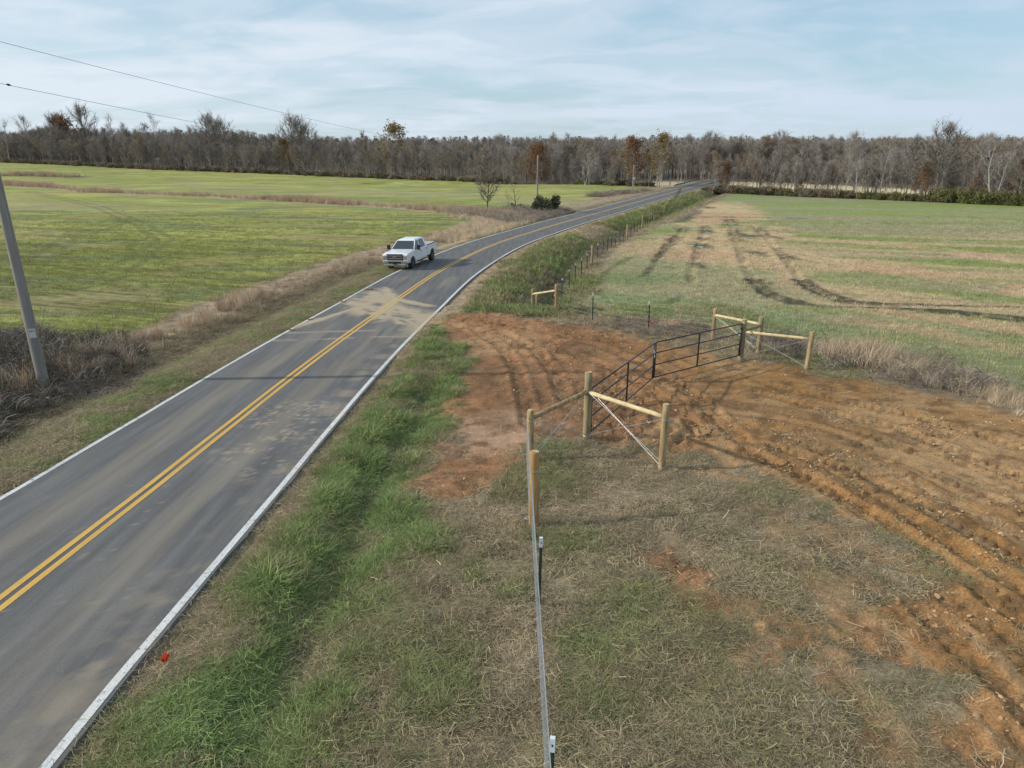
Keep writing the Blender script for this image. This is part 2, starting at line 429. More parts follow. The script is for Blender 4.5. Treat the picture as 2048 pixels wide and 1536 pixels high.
# ground: vertex colour (kind of cover) broken up with fine noise
def ground_mat(name, hi_scale=26.0, bump=.5):
    m, t, b = principled(name, (.2, .2, .1), .93, 0, .12); K = t.links.new
    a = nd(t, 'ShaderNodeAttribute', attribute_name='cover')
    cl = nd(t, 'ShaderNodeAttribute', attribute_name='clay')
    tc = nd(t, 'ShaderNodeTexCoord')
    n1 = nd(t, 'ShaderNodeTexNoise'); n1.inputs['Scale'].default_value = hi_scale; n1.inputs['Detail'].default_value = 6; n1.inputs['Roughness'].default_value = .7
    K(tc.outputs['Object'], n1.inputs['Vector'])
    n2 = nd(t, 'ShaderNodeTexNoise'); n2.inputs['Scale'].default_value = 2.7; n2.inputs['Detail'].default_value = 8; n2.inputs['Roughness'].default_value = .72; n2.inputs['Distortion'].default_value = .4
    mp = nd(t, 'ShaderNodeMapping'); mp.inputs['Scale'].default_value = (.8, 1.3, 1); mp.inputs['Rotation'].default_value = (0, 0, .2)
    K(tc.outputs['Object'], mp.inputs[0]); K(mp.outputs[0], n2.inputs['Vector'])
    r1 = nd(t, 'ShaderNodeMapRange'); r1.inputs['From Min'].default_value = .3; r1.inputs['From Max'].default_value = .7; r1.inputs['To Min'].default_value = .55; r1.inputs['To Max'].default_value = 1.4; K(n1.outputs[0], r1.inputs['Value'])
    r2 = nd(t, 'ShaderNodeMapRange'); r2.inputs['From Min'].default_value = .3; r2.inputs['From Max'].default_value = .7; r2.inputs['To Min'].default_value = .72; r2.inputs['To Max'].default_value = 1.26; K(n2.outputs[0], r2.inputs['Value'])
    mm = nd(t, 'ShaderNodeMath', operation='MULTIPLY'); K(r1.outputs[0], mm.inputs[0]); K(r2.outputs[0], mm.inputs[1])
    vm = nd(t, 'ShaderNodeVectorMath', operation='SCALE'); K(a.outputs['Color'], vm.inputs[0]); K(mm.outputs[0], vm.inputs['Scale'])
    K(vm.outputs[0], b.inputs['Base Color'])
    n3 = nd(t, 'ShaderNodeTexNoise'); n3.inputs['Scale'].default_value = 9.0; n3.inputs['Detail'].default_value = 7; n3.inputs['Roughness'].default_value = .68
    K(mp.outputs[0], n3.inputs['Vector'])
    bp = nd(t, 'ShaderNodeBump'); bp.inputs['Strength'].default_value = bump; bp.inputs['Distance'].default_value = .08
    K(n3.outputs[0], bp.inputs['Height']); K(bp.outputs[0], b.inputs['Normal'])
    return m
M_GROUND = ground_mat('ground_cover')

# ------------------------------------------------------------------ ground cover colours
def c3(*a): return np.array(a, float)
C_SOIL = c3(.13, .10, .062); C_THATCH = c3(.27, .215, .14); C_STRAW = c3(.40, .31, .19); C_GREEN = c3(.10, .11, .045)
C_WHEAT = c3(.215, .235, .058); C_WHEAT2 = c3(.30, .30, .085); C_CLAY = c3(.285, .155, .060); C_CLAYR = c3(.30, .155, .078); C_CLAYD = c3(.125, .073, .036); C_CLAYL = c3(.44, .30, .205)
C_FIELD = c3(.255, .25, .135); C_TAN = c3(.50, .375, .215); C_TANR = c3(.48, .30, .185); C_LITTER = c3(.20, .155, .10); C_DARK = c3(.075, .065, .04)
MIDDITCH = [(-158.99, 228.86), (-132.06, 210.41), (-103.33, 184.22), (-87.4, 177.22), (-64.53, 164.83), (-43.66, 150.73), (-31.07, 140.16), (-20.48, 133.45), (-10.54, 123.86), (-3.48, 115.15), (2.56, 103.3)]
UPDITCH = [(-238.41, 288.22), (-197.16, 284.84), (-181.76, 284.84), (-161.6, 274.93)]
TANGRASS = [(-8.19, 81.94), (-4.56, 103.3), (-9.81, 115.15), (-3.58, 118.51), (2.56, 103.3), (0.37, 89.54), (-3.39, 76.14), (-6.5, 64.6)]
TANFIELD = [(11.54, 61.99), (18.71, 88.33), (29.41, 123.86), (39.5, 153.82), (43.7, 153.82), (37.9, 123.86), (49.02, 150.73), (35.31, 103.3), (30.47, 81.94), (27.73, 66.63), (21.64, 53.34), (20.9, 46.34), (19.65, 40.72), (15.58, 40.72), (13.26, 40.72), (10.93, 40.72), (9.63, 44.29)]
TREE_L = [(-4698.59, 3158.73), (-1139.39, 986.46), (-506.72, 570.29), (-280.51, 407.51), (-160.73, 329.26), (-84.38, 294.49), (-30.43, 258.27), (-3.89, 239.08), (26.92, 225.42), (38.52, 213.26)]
TREE_R = [(50.97, 196.72), (60.39, 186.41), (69.53, 177.22), (85.24, 160.99), (101.18, 144.49), (112.47, 128.56)]

def semif(X, Y):
    """bare soil showing through the thatch close to the clay"""
    return (1 - ss(.3, 3.0, sdp(X, Y, CLAY) + (fbm(X * .8, Y * .8, 61, 3) - .5) * 2)) * ss(.44, .58, fbm(X * 1.5, Y * 1.5, 63, 4, .6)) * ss(1.5, 3, X) * (Y < 17)
def greenf(X, Y):
    """how green the verge grass is, 0 dry .. 1 fresh"""
    u = road_u(X, Y); dr = u - HW; dl = -u - HW
    n = fbm(X * .55, Y * .40, 70, 4, .55); n2 = fbm(X * 1.9, Y * 1.9, 75, 3)
    pat = fbm(X * 1.1 + 4, Y * .8, 78, 5, .6)
    g = ss(.15, 1.0, dr + (n2 - .5) * .8) * (1 - ss(2.4, 4.2, dr + (n - .5) * 3.0)) * (Y < 36) * (.18 + .82 * ss(.36, .56, pat))
    g = g * (1 - .6 * np.exp(-((dr - 2.0 - (n - .5) * .5) / .22) ** 2))
    med = (dr > 2.0) * (Y < 20) * (.46 * ss(.44, .64, fbm(X * .9, Y * .9, 79, 4, .6))) * (1 - ss(.4, 3, X) * .6)
    far = (Y >= 36) * ss(.9, 1.8, dr + (n - .5) * 2) * (1 - ss(6.5, 8.5, dr)) * (1 - .85 * ((Y > 82) & (Y < 96) & (dr > 1) & (dr < 4.5)))
    left = (dl > 0) * (1 - ss(2.2, 3.8, dl + (n - .5) * 2)) * (.08 + ss(.46, .66, fbm(X * .8, Y * .8, 81, 4)) * .5)
    mid = ((X > -1) & (X < 9) & (Y > 35.5) & (Y < 60)) * ss(.40, .52, n) * .8
    fringe = ss(9, 13, X) * ss(22, 27, Y + X * .3 - 4) * .62 * (Y < 44)
    return np.clip(np.maximum.reduce([g, med, far * .85, left, mid, fringe]) * (.75 + .5 * n2), 0, 1)

def zone(X, Y):
    X = np.asarray(X, float); Y = np.asarray(Y, float)
    u = road_u(X, Y); dr = u - HW; dl = -u - HW
    cl = clayf(X, Y)
    g = greenf(X, Y)
    nA = fbm(X * .06, Y * .16, 90, 4); nB = fbm(X * .35, Y * .9, 94, 4); nC = fbm(X * 1.6, Y * 1.6, 97, 3)
    def mixc(c, d, t): return c + (d - c) * t[..., None]
    z = np.zeros(X.shape + (3,)) + C_SOIL
    z = mixc(z, C_THATCH, ss(.3, .6, nC))
    z = mixc(z, C_GREEN, g * .8)
    # ---------- left field (winter wheat)
    strip = 7.6 + 1.2 * (nA - .5) * 2 + .02 * np.maximum(0, Y - 30) - .03 * np.clip(Y - 60, 0, 200) * .6
    strip = np.where(Y < 26, strip + .0, strip)
    lf = ss(-.4, .6, dl - strip)
    wheat = np.zeros_like(z) + C_WHEAT
    wheat = mixc(wheat, C_WHEAT2, ss(.42, .62, nA))
    wheat = mixc(wheat, c3(.15, .175, .085), ss(.50, .64, fbm(X * .09 + 7, Y * .40, 101, 5, .6)) * .85)
    wheat = mixc(wheat, c3(.26, .215, .09), ss(.53, .66, fbm(X * .12, Y * .25, 105, 4)) * .7)
    rows = .5 + .5 * np.sin((Y * .94 + X * .33 + 1.1 * nB) * 2 * math.pi / .75)  # row shadow lines, painted into the wheat colour as darker stripes
    rows2 = ss(.50, .62, fbm((Y * .94 + X * .33) * 1.1, (X * .94 - Y * .33) * .12, 98, 4, .6))
    wheat = wheat * (1 - .30 * rows * (1 - ss(60, 95, Y)) - .30 * rows2 * (1 - ss(90, 170, Y)))[..., None]
    wheat = wheat * (.86 + .62 * nB)[..., None]
    z = mixc(z, wheat, lf)
    straw = np.zeros_like(z) + c3(.36, .265, .18)
    z = mixc(z, mixc(straw, C_LITTER, ss(.35, .65, nC)), ss(2.9, 3.6, dl + (nB - .5)) * (1 - lf) * (Y > 20))
    z = mixc(z, C_LITTER * .75, ss(2.0, 3.2, dl) * (1 - ss(8, 10, dl)) * (1 - ss(22, 27, Y)))
    z = mixc(z, C_STRAW, (1 - ss(-1.0, .8, sdp(X, Y, TANGRASS) + (nB - .5) * 4)) * ss(.5, 2, dl) * .85)
    d, _, _ = pld(X, Y, MIDDITCH)
    z = mixc(z, mixc(np.zeros_like(z) + c3(.20, .15, .10), c3(.38, .29, .19), ss(.4, .6, fbm(X * .08, Y * .08, 110, 3))), (1 - ss(1.6, 4.2, d + (nB - .5) * 3)) * (dl > 4))
    z = mixc(z, c3(.33, .29, .16), (1 - ss(6, 13, np.abs(d - 34 + (nA - .5) * 20))) * .40 * (dl > 4) * (Y > 125) * (X > -110))
    d, _, _ = pld(X, Y, UPDITCH)
    z = mixc(z, c3(.13, .10, .065), (1 - ss(2, 7, d + (nB - .5) * 4)) * (dl > 4))
    # faint wheel marks in the wheat
    for t in ([(-122.3, 186.41), (-75.32, 133.45), (-50.9, 99.17), (-38.04, 78.92), (-28.27, 48.48)], [(-55.1, 103.3), (-40.73, 113.02), (-23.88, 107.05)], [(-34.44, 48.48), (-50.25, 81.94), (-55.1, 103.3)]):
        d, _, _ = pld(X, Y, t)
        z = mixc(z, c3(.11, .12, .06), (1 - ss(.2, .6, np.abs(d - .8))) * .45 * (dl > 9))
    # ---------- right field
    fedge = np.interp(Y, [0, 36, 41.5, 50, 60, 80, 97, 130, 180, 230], [99, 9.5, 6.6, 8.4, 8.2, 8.6, 8.8, 9, 9, 9])
    sd, ssd, sg = pld(X, Y, SPLIT)
    behind = ((sg > 0) & (Y > 16)) | (Y > 33)
    rf = ss(0, 1.2, dr - fedge + (nB - .5) * 2) * behind * (Y > 17)
    rf = np.where((Y < 41) & (X > 9), ss(1.0, 3.2, sd) * behind, rf)
    fld = np.zeros_like(z) + C_FIELD
    nF = fbm(X * .035, Y * .22 + X * .05, 120, 4); nG = fbm(X * .10, Y * .75 + X * .16, 124, 4)
    fld = mixc(fld, c3(.215, .265, .065), ss(.45, .60, nF) * .9)
    fld = mixc(fld, c3(.29, .275, .165), ss(.50, .66, nG) * .8)
    band = (Y + .36 * X)
    fld = mixc(fld, C_TAN * .92, ss(.44, .54, fbm(X * .02, band * .26, 131, 3)) * .8 * (1 - ss(75, 95, Y)) * ss(40, 50, band))
    tj = (fbm(X * .25, Y * .25, 133, 4) - .5)
    tf = np.zeros(X.shape)
    for p_ in TPOLY: tf = np.maximum(tf, 1 - ss(-1.5, 1.5, sdp(X, Y, p_) + tj * 8))
    for p_, w_ in TBAND:
        d, s_, _g = pld(X, Y, p_); tf = np.maximum(tf, (1 - ss(w_ * .7, w_ * 1.8, d + tj * 2.4 * w_)) * ss(.25, .5, vn(s_ * .12, d, 140) + .15))
    tan = mixc(np.zeros_like(z) + C_TAN, C_TANR, ss(.45, .6, fbm(X * .12, Y * .12, 136, 3)))
    tan = mixc(tan, c3(.28, .28, .13), ss(.54, .68, fbm(X * .5, Y * .16, 139, 4)) * .5)
    fld = mixc(fld, tan, tf * .9)
    fld = mixc(fld, c3(.16, .235, .085), ss(135, 185, Y) * ss(.35, .6, nF) * .55)
    fld = mixc(fld, c3(.20, .225, .095), (1 - ss(37, 45, band)) * .65)
    fld = mixc(fld, c3(.19, .23, .13), (1 - ss(8, 14, np.hypot(X - 9, (Y - 48) * .6))) * .6)
    fld = fld * (.82 + .36 * fbm(X * 1.4, Y * 3.5, 143, 3))[..., None]
    for i, t in enumerate(RUT):
        d, s, sg2 = pld(X, Y, t)
        w = 1.0 if i < 2 else .34
        wid = w + .025 * np.maximum(0, Y - 60)
        k = (1 - ss(.35 * wid, 1.15 * wid, d + (fbm(s * 1.3, d * 3, 150 + i, 3) - .5) * 1.5 * wid)) * ss(.30, .55, vn(s * .33, 0 * s, 160 + i) + (.60 if i < 2 else .10))
        if i in (9, 10): k = k * .55
        twin = (.8 if i < 2 else .55) + .45 * ss(.12, .30, np.abs(d - .05)) * (1 - ss(.6, .9, d)) if i < 9 else 1.0
        k = np.clip(k * twin * (.62 + .8 * ss(.38, .60, fbm(X * 2.2, Y * 1.6, 175 + i, 4, .65))), 0, 1)
        fld = mixc(fld, C_DARK * .95 if i != 12 else c3(.10, .12, .05), k * (.98 if i < 2 else .88))
    for p, r in (([(19.67, 74.6)], 1.6), ([(24.6, 91.7)], 1.5), ([(27.99, 85.21)], 1.8), ([(23.26, 67.9)], 1.5), ([(30.66, 83.78)], 1.3), ([(25.26, 63.83)], 1.2), ([(19.25, 85.21)], 1.2), ([(28.57, 118.51)], 1.6), ([(37.98, 140.16)], 2.0), ([(15.4, 59.17)], 1.2)):
        (px, py), = p
        k = 1 - ss(.35, .95, np.hypot((X - px) * 1.1, (Y - py) * .42) / r + (nC - .5) * 1.6)
        fld = mixc(fld, C_DARK * 1.1, k * .85)
    z = mixc(z, fld, rf)
    # ditch by the road fence
    dd = np.exp(-((dr - 5.8) / .9) ** 2) * ss(38, 43, Y) * (1 - ss(150, 190, Y))
    z = mixc(z, C_DARK * 1.2, dd * ss(.35, .6, nC + .1) * .8)
    z = mixc(z, c3(.40, .30, .20), ss(.0, .2, dr) * (1 - ss(.7, 1.5, dr + (nB - .5))) * (Y > 30) * .8)
    z = mixc(z, c3(.40, .29, .19), ((Y > 78) & (Y < 100)) * ss(.3, .8, dr) * (1 - ss(3, 4.5, dr)) * .7)
    # rough ground between the drive and the field
    m = ((X > 1) & (Y > 26) & (Y < 42) & (sg > -3))
    k = m * (1 - rf) * ss(.48, .62, fbm(X * .6, Y * .6, 170, 3)) * .6
    z = mixc(z, c3(.40, .27, .17), k * ss(9, 10, X + 5))
    z = mixc(z, C_LITTER, ss(2.5, 1, sd) if False else (1 - ss(.6, 2.2, sd)) * (X > 9) * .85)
    # ---------- clay
    k1 = fbm(X * .35, Y * .35, 180, 4); k2 = fbm(X * 2.4, Y * 2.4, 184, 4, .6)
    clay = np.zeros_like(z) + C_CLAY
    clay = mixc(clay, C_CLAYR, 1 - ss(2, 9, X))
    clay = mixc(clay, C_CLAYL, (1 - ss(.7, 1.6, np.hypot((X + .6) / 1.5, (Y - 18.6) / 1.3) + (k1 - .5) * 1.5)) * .6)
    clay = mixc(clay, c3(.37, .235, .12), ss(.5, .68, k1) * .6)
    clay = mixc(clay, c3(.38, .235, .115), (1 - ss(1.5, 4.5, np.hypot((X - 12.5) / 1.5, Y - 16.5) + (k1 - .5) * 3)) * .7)
    clay = mixc(clay, C_CLAYD, ss(.50, .72, k2) * .75)
    clay = mixc(clay, C_CLAYD * .9, (1 - ss(.30, .44, k1)) * .45)
    dT, sT, sgT = pld(X, Y, TRK[0]); rT = ss(2.5, 4.5, X) * (1 - ss(5, 7, dT)) * (Y < 40)
    clay = mixc(clay, C_CLAYD, rT * ss(.55, .72, fbm(sgT * 3.2, sT * .35, 190, 3)) * .5)
    clay = mixc(clay, c3(.42, .28, .15), rT * ss(.56, .72, fbm(sgT * 2.6 + 9, sT * .30, 193, 3)) * .5)
    z = mixc(z, clay, np.maximum(cl, semif(X, Y) * .8))
    # bare fringe against the asphalt
    z = mixc(z, c3(.24, .18, .115), ((dr > -.2) & (dr < .9)) * (1 - ss(.25, .8, dr + (nC - .5) * .5)) * (Y < 34) * (1 - cl) * .85)
    # woodland floor
    dt, _, sgt = pld(X, Y, TREE_L)
    wf = ss(-1, 2, sgt) * (X < 42)
    z = mixc(z, C_LITTER * .8, wf)
    dt, _, sgr = pld(X, Y, TREE_R)
    wf2 = ss(-1, 2, sgr) * (X >= 42)
    z = mixc(z, mixc(np.zeros_like(z) + C_LITTER * .8, c3(.46, .39, .25), ss(14, 18, dt) * (1 - ss(48, 54, dt))), wf2)
    return z, cl, g

# ------------------------------------------------------------------ ground sheet (finer where it is walked on)
def build_ground():
    us = np.linspace(-1.22, 1.22, 860)
    us = np.concatenate([[-9, -5, -3, -2.2, -1.8, -1.5, -1.35], us, [1.35, 1.5, 1.8, 2.2, 3, 5, 9]])
    ys = [4.0]
    while ys[-1] < 440: ys.append(ys[-1] + max(.05, (ys[-1] + 5) * .0056))
    ys = np.concatenate([[-60, -35, -20, -10, -4, 0, 1.5, 3], ys, [455, 480, 520, 600, 750, 1000, 1500, 2500]])
    U, Yg = np.meshgrid(us, ys)
    Xg = U * (np.maximum(Yg, 0) + 7.5)
    X = Xg.ravel(); Y = Yg.ravel()
    Z = height(X, Y)
    colr, cl, g = zone(X, Y)
    nr, nc = U.shape
    i = np.arange(nr * nc).reshape(nr, nc)
    q = np.stack([i[:-1, :-1], i[:-1, 1:], i[1:, 1:], i[1:, :-1]], -1).reshape(-1, 4)
    o = mesh_np('ground', np.stack([X, Y, Z], 1), quads=q, mats=[M_GROUND], smooth=True, attrs={'cover': colr, 'clay': cl})
    tag(o, kind='structure')
    return o
build_ground()

# ------------------------------------------------------------------ the road
def road_frame(s_y):
    y = np.asarray(s_y, float); x = xc(y); g = (xc(y + .5) - xc(y - .5))
    n = np.sqrt(1 + g * g); return x, y, 1 / n, -g / n       # unit normal to the right
DIRTP = [[(-9.55, 40.02), (-8.92, 43.37), (-8.38, 44.68), (-7.02, 42.1), (-6.22, 38.77), (-4.66, 37.3), (-3.59, 35.95), (-3.0, 34.94), (-3.23, 32.04), (-3.64, 33.14), (-4.46, 31.7), (-4.39, 33.97), (-5.64, 34.94), (-6.9, 34.94), (-8.59, 36.91)]]
SPLOT = [(-6.84, 17.21), (-7.06, 19.27), (-6.82, 20.93), (-5.96, 20.67), (-5.91, 18.82), (-6.24, 17.6), (-6.04, 16.18)]
BAND1 = [(-10.7, 31.81), (-8.94, 32.15), (-6.67, 32.44), (-4.13, 32.79), (-3.45, 33.14)]; BAND2 = [(-10.54, 30.27), (-8.54, 30.59), (-6.41, 31.08), (-3.95, 31.31), (-3.4, 31.48)]
STREAKS = [[(-8.61, 43.37), (-6.15, 38.3), (-4.38, 34.94), (-3.04, 33.97)], [(-9.23, 39.88), (-7.11, 37.57), (-5.08, 36.46), (-3.04, 35.44)], [(-8.17, 45.3), (-6.8, 40.72), (-6.65, 34.94), (-7.89, 33.73)], [(-8.55, 40.72), (-6.51, 40.72), (-4.55, 38.77)], [(-10.4, 33.14), (-8.73, 37.57), (-7.37, 42.4)], [(-5.64, 34.94), (-4.08, 32.38), (-3.02, 33.73)]]
def dirt(X, Y):
    n = fbm(X * 1.2, Y * 1.2, 200, 5, .6); n2 = fbm(X * 5, Y * 5, 205, 3); n3 = fbm(X * .5, Y * .18, 207, 4)
    u = road_u(X, Y)
    d = (1 - ss(-.5, .8, sdp(X, Y, DIRTP[0]))) * ss(.30, .56, n) * .92
    for i, st in enumerate(STREAKS):
        D, s, sg = pld(X, Y, st)
        d = np.maximum(d, (1 - ss(.1, .55, D + (n - .5) * .9)) * ss(.30, .55, vn(s * .4, D * 3, 220 + i) + .12) * .95)
    for i, b in enumerate((BAND1, BAND2)):
        D, s, sg = pld(X, Y, b)
        D = np.abs(D)
        k = (1 - ss(.10, .26, D)) * (.45 + .35 * (np.sin(s * 2 * math.pi / .20) > 0)) * ss(.30, .6, n)
        d = np.maximum(d, k * .75)
    # thrown clods that dried on the near lane
    sp = (1 - ss(-.3, 1.6, sdp(X, Y, SPLOT)))
    d = np.maximum(d, ss(.52, .60, fbm(X * 8, Y * 6, 230, 5, .75)) * np.clip(sp * ss(.28, .55, n) * 1.6, 0, 1) * .62)
    scat = ss(.70, .76, fbm(X * 9, Y * 7, 236, 3, .7)) * (.22 * ss(-1.0, .5, u) + .10) * ss(.42, .6, n)
    d = np.maximum(d, scat * (Y < 45))
    # dust at the right lane edge and in the middle of each lane
    edge = np.exp(-((u - 2.55) / .4) ** 2) * ss(.42, .62, n) * .35 * (Y < 36)
    lane = (np.exp(-((np.abs(u) - 1.45) / .5) ** 2) * .20 + .04) * ss(.35, .65, fbm(u * 2.6, Y * .14, 209, 4)) * (Y < 50)
    d = np.maximum(d, edge + lane)
    d = np.maximum(d, (1 - ss(-.2, 1.1, sdp(X, Y, [(-4.88, 36.91), (-3.23, 36.2), (-2.67, 29.52), (-3.74, 29.52), (-4.57, 32.56)]))) * ss(.3, .5, n) * .8)
    return np.clip(d, 0, 1)

def road_mat(name, c1, c2, dirtc, wear=None):
    m, t, b = principled(name, c1, .88, 0, .25); K = t.links.new
    tc = nd(t, 'ShaderNodeTexCoord')
    n = nd(t, 'ShaderNodeTexNoise'); n.inputs['Scale'].default_value = 45; n.inputs['Detail'].default_value = 4; n.inputs['Roughness'].default_value = .8; K(tc.outputs['Object'], n.inputs['Vector'])
    mp = nd(t, 'ShaderNodeMapping'); mp.inputs['Scale'].default_value = (1.6, .10, 1); K(tc.outputs['Object'], mp.inputs[0])
    n2 = nd(t, 'ShaderNodeTexNoise'); n2.inputs['Scale'].default_value = 2.2; n2.inputs['Detail'].default_value = 6; n2.inputs['Roughness'].default_value = .6; K(mp.outputs[0], n2.inputs['Vector'])
    r = nd(t, 'ShaderNodeMapRange'); r.inputs['From Min'].default_value = .35; r.inputs['From Max'].default_value = .65; K(n2.outputs[0], r.inputs['Value'])
    x = nd(t, 'ShaderNodeMix', data_type='RGBA'); x.inputs['A'].default_value = (*c1, 1); x.inputs['B'].default_value = (*c2, 1); K(r.outputs[0], x.inputs['Factor'])
    r2 = nd(t, 'ShaderNodeMapRange'); r2.inputs['From Min'].default_value = .3; r2.inputs['From Max'].default_value = .7; r2.inputs['To Min'].default_value = .72; r2.inputs['To Max'].default_value = 1.28; K(n.outputs[0], r2.inputs['Value'])
    vm = nd(t, 'ShaderNodeVectorMath', operation='SCALE'); K(x.outputs['Result'], vm.inputs[0]); K(r2.outputs[0], vm.inputs['Scale'])
    out = vm.outputs[0]
    if wear:
        n4 = nd(t, 'ShaderNodeTexNoise'); n4.inputs['Scale'].default_value = 14; n4.inputs['Detail'].default_value = 6; n4.inputs['Roughness'].default_value = .75; K(tc.outputs['Object'], n4.inputs['Vector'])
        r4 = nd(t, 'ShaderNodeMapRange'); r4.inputs['From Min'].default_value = wear; r4.inputs['From Max'].default_value = wear + .1; K(n4.outputs[0], r4.inputs['Value'])
        x4 = nd(t, 'ShaderNodeMix', data_type='RGBA'); K(out, x4.inputs['A']); x4.inputs['B'].default_value = (.16, .155, .15, 1); K(r4.outputs[0], x4.inputs['Factor'])
        out = x4.outputs['Result']
    a = nd(t, 'ShaderNodeAttribute', attribute_name='dirt')
    n3 = nd(t, 'ShaderNodeTexNoise'); n3.inputs['Scale'].default_value = 20; n3.inputs['Detail'].default_value = 5; K(tc.outputs['Object'], n3.inputs['Vector'])
    ad = nd(t, 'ShaderNodeMath', operation='MULTIPLY_ADD'); K(n3.outputs[0], ad.inputs[0]); ad.inputs[1].default_value = .5; ad.inputs[2].default_value = .72
    mu = nd(t, 'ShaderNodeMath', operation='MULTIPLY', use_clamp=True); K(a.outputs['Fac'], mu.inputs[0]); K(ad.outputs[0], mu.inputs[1])
    x2 = nd(t, 'ShaderNodeMix', data_type='RGBA'); K(mu.outputs[0], x2.inputs['Factor']); K(out, x2.inputs['A']); x2.inputs['B'].default_value = (*dirtc, 1)
    K(x2.outputs['Result'], b.inputs['Base Color'])
    bp = nd(t, 'ShaderNodeBump'); bp.inputs['Strength'].default_value = .25; bp.inputs['Distance'].default_value = .01; K(n.outputs[0], bp.inputs['Height']); K(bp.outputs[0], b.inputs['Normal'])
    return m
TAN_D = (.40, .32, .215)
M_ASPH = road_mat('asphalt', (.095, .094, .095), (.142, .140, .138), TAN_D)
M_WHITE = road_mat('white_line_paint', (.62, .63, .63), (.50, .51, .51), (.50, .38, .24), .56)
M_YEL = road_mat('yellow_line_paint', (.60, .37, .09), (.50, .30, .08), (.50, .36, .16), .60)

ROAD_Y = [-12.0]
while ROAD_Y[-1] < 300: ROAD_Y.append(ROAD_Y[-1] + (.09 if 5 < ROAD_Y[-1] < 46 else (.22 if ROAD_Y[-1] < 80 else .8)))
ROAD_Y = np.array(ROAD_Y)
def strip(name, u0, u1, nu, lift, mat, skirt=0.0, wob=0.0, y0=-12, y1=300):
    yy = ROAD_Y[(ROAD_Y >= y0) & (ROAD_Y <= y1)]
    x, y, nx, ny = road_frame(yy)
    us = np.linspace(u0, u1, nu)
    U, I = np.meshgrid(us, np.arange(len(yy)))
    if wob:
        e = (fbm(yy * 1.3, yy * 0, 300 + int(abs(u0) * 10), 4) - .5) * wob
        U = U + np.where(U == us[-1], e[:, None], 0) + np.where(U == us[0], -e[:, None] * .8, 0)
    X = x[:, None] + U * nx[:, None]; Y = y[:, None] + U * ny[:, None]
    Z = base(x, y)[:, None] + lift + 0 * U
    nr, nc = X.shape
    i = np.arange(nr * nc).reshape(nr, nc)
    q = np.stack([i[:-1, :-1], i[:-1, 1:], i[1:, 1:], i[1:, :-1]], -1).reshape(-1, 4)
    V = np.stack([X.ravel(), Y.ravel(), Z.ravel()], 1)
    D = dirt(X.ravel(), Y.ravel())
    if skirt:
        b0 = len(V)
        sk = []
        for c in (0, nc - 1):
            s = V.reshape(nr, nc, 3)[:, c].copy(); s[:, 2] -= skirt; s[:, 0] += (-.03 if c == 0 else .05) ; sk.append(s)
        V = np.concatenate([V] + sk); D = np.concatenate([D, np.zeros(2 * nr)])
        a = np.arange(nr - 1)
        ql = np.stack([i[:-1, 0], i[1:, 0], b0 + a + 1, b0 + a], -1)
        qr = np.stack([i[1:, -1], i[:-1, -1], b0 + nr + a, b0 + nr + a + 1], -1)
        q = np.concatenate([q, ql, qr])
    o = mesh_np(name, V, quads=q, mats=[mat], smooth=False, attrs={'dirt': D})
    return tag(o, kind='structure')
strip('road', -3.10, 3.12, 72, 0.0, M_ASPH, skirt=.22, wob=.07)
strip('road_marking', 2.92, 3.055, 3, .005, M_WHITE)
strip('road_marking', -3.065, -2.935, 3, .005, M_WHITE)
strip('road_marking', -.185, -.055, 3, .005, M_YEL)
strip('road_marking', .055, .185, 3, .005, M_YEL)

# ------------------------------------------------------------------ hills on the skyline
def build_hills():
    m = noisy('wooded_hill', (.085, .072, .062), (.13, .10, .08), .02, .95, detail=8, c3=(.045, .055, .035), s3=.03)
    xs = np.linspace(-1500, 1900, 420)
    rowsv = [0, 40, 90, 150, 220, 320]
    prof = 9.5 + 3 * fbm(xs * .004 + 2.2, xs * 0, 400, 3) + 3 * fbm(xs * .02, xs * 0, 404, 4) + 9 * np.exp(-((xs + 330) / 80) ** 2) + 3 * ss(400, 700, xs)
    V = []
    hs = [0, .30, .66, .90, 1.0, .55]
    for k, (r, h) in enumerate(zip(rowsv, hs)):
        y = 620 + r + 60 * fbm(xs * .003, xs * 0 + k * .2, 410, 3)
        z = -3 + h * prof * (1 + (fbm(xs * .03, xs * 0 + k, 414, 4) - .5) * .25)
        V.append(np.stack([xs, y, z], 1))
    V = np.concatenate(V); n = len(xs); i = np.arange(len(V)).reshape(len(rowsv), n)
    q = np.stack([i[:-1, :-1], i[:-1, 1:], i[1:, 1:], i[1:, :-1]], -1).reshape(-1, 4)
    o = mesh_np('hills', V, quads=q, mats=[m], smooth=True)
    tag(o, kind='structure'); return xs, prof
HX, HPROF = build_hills()

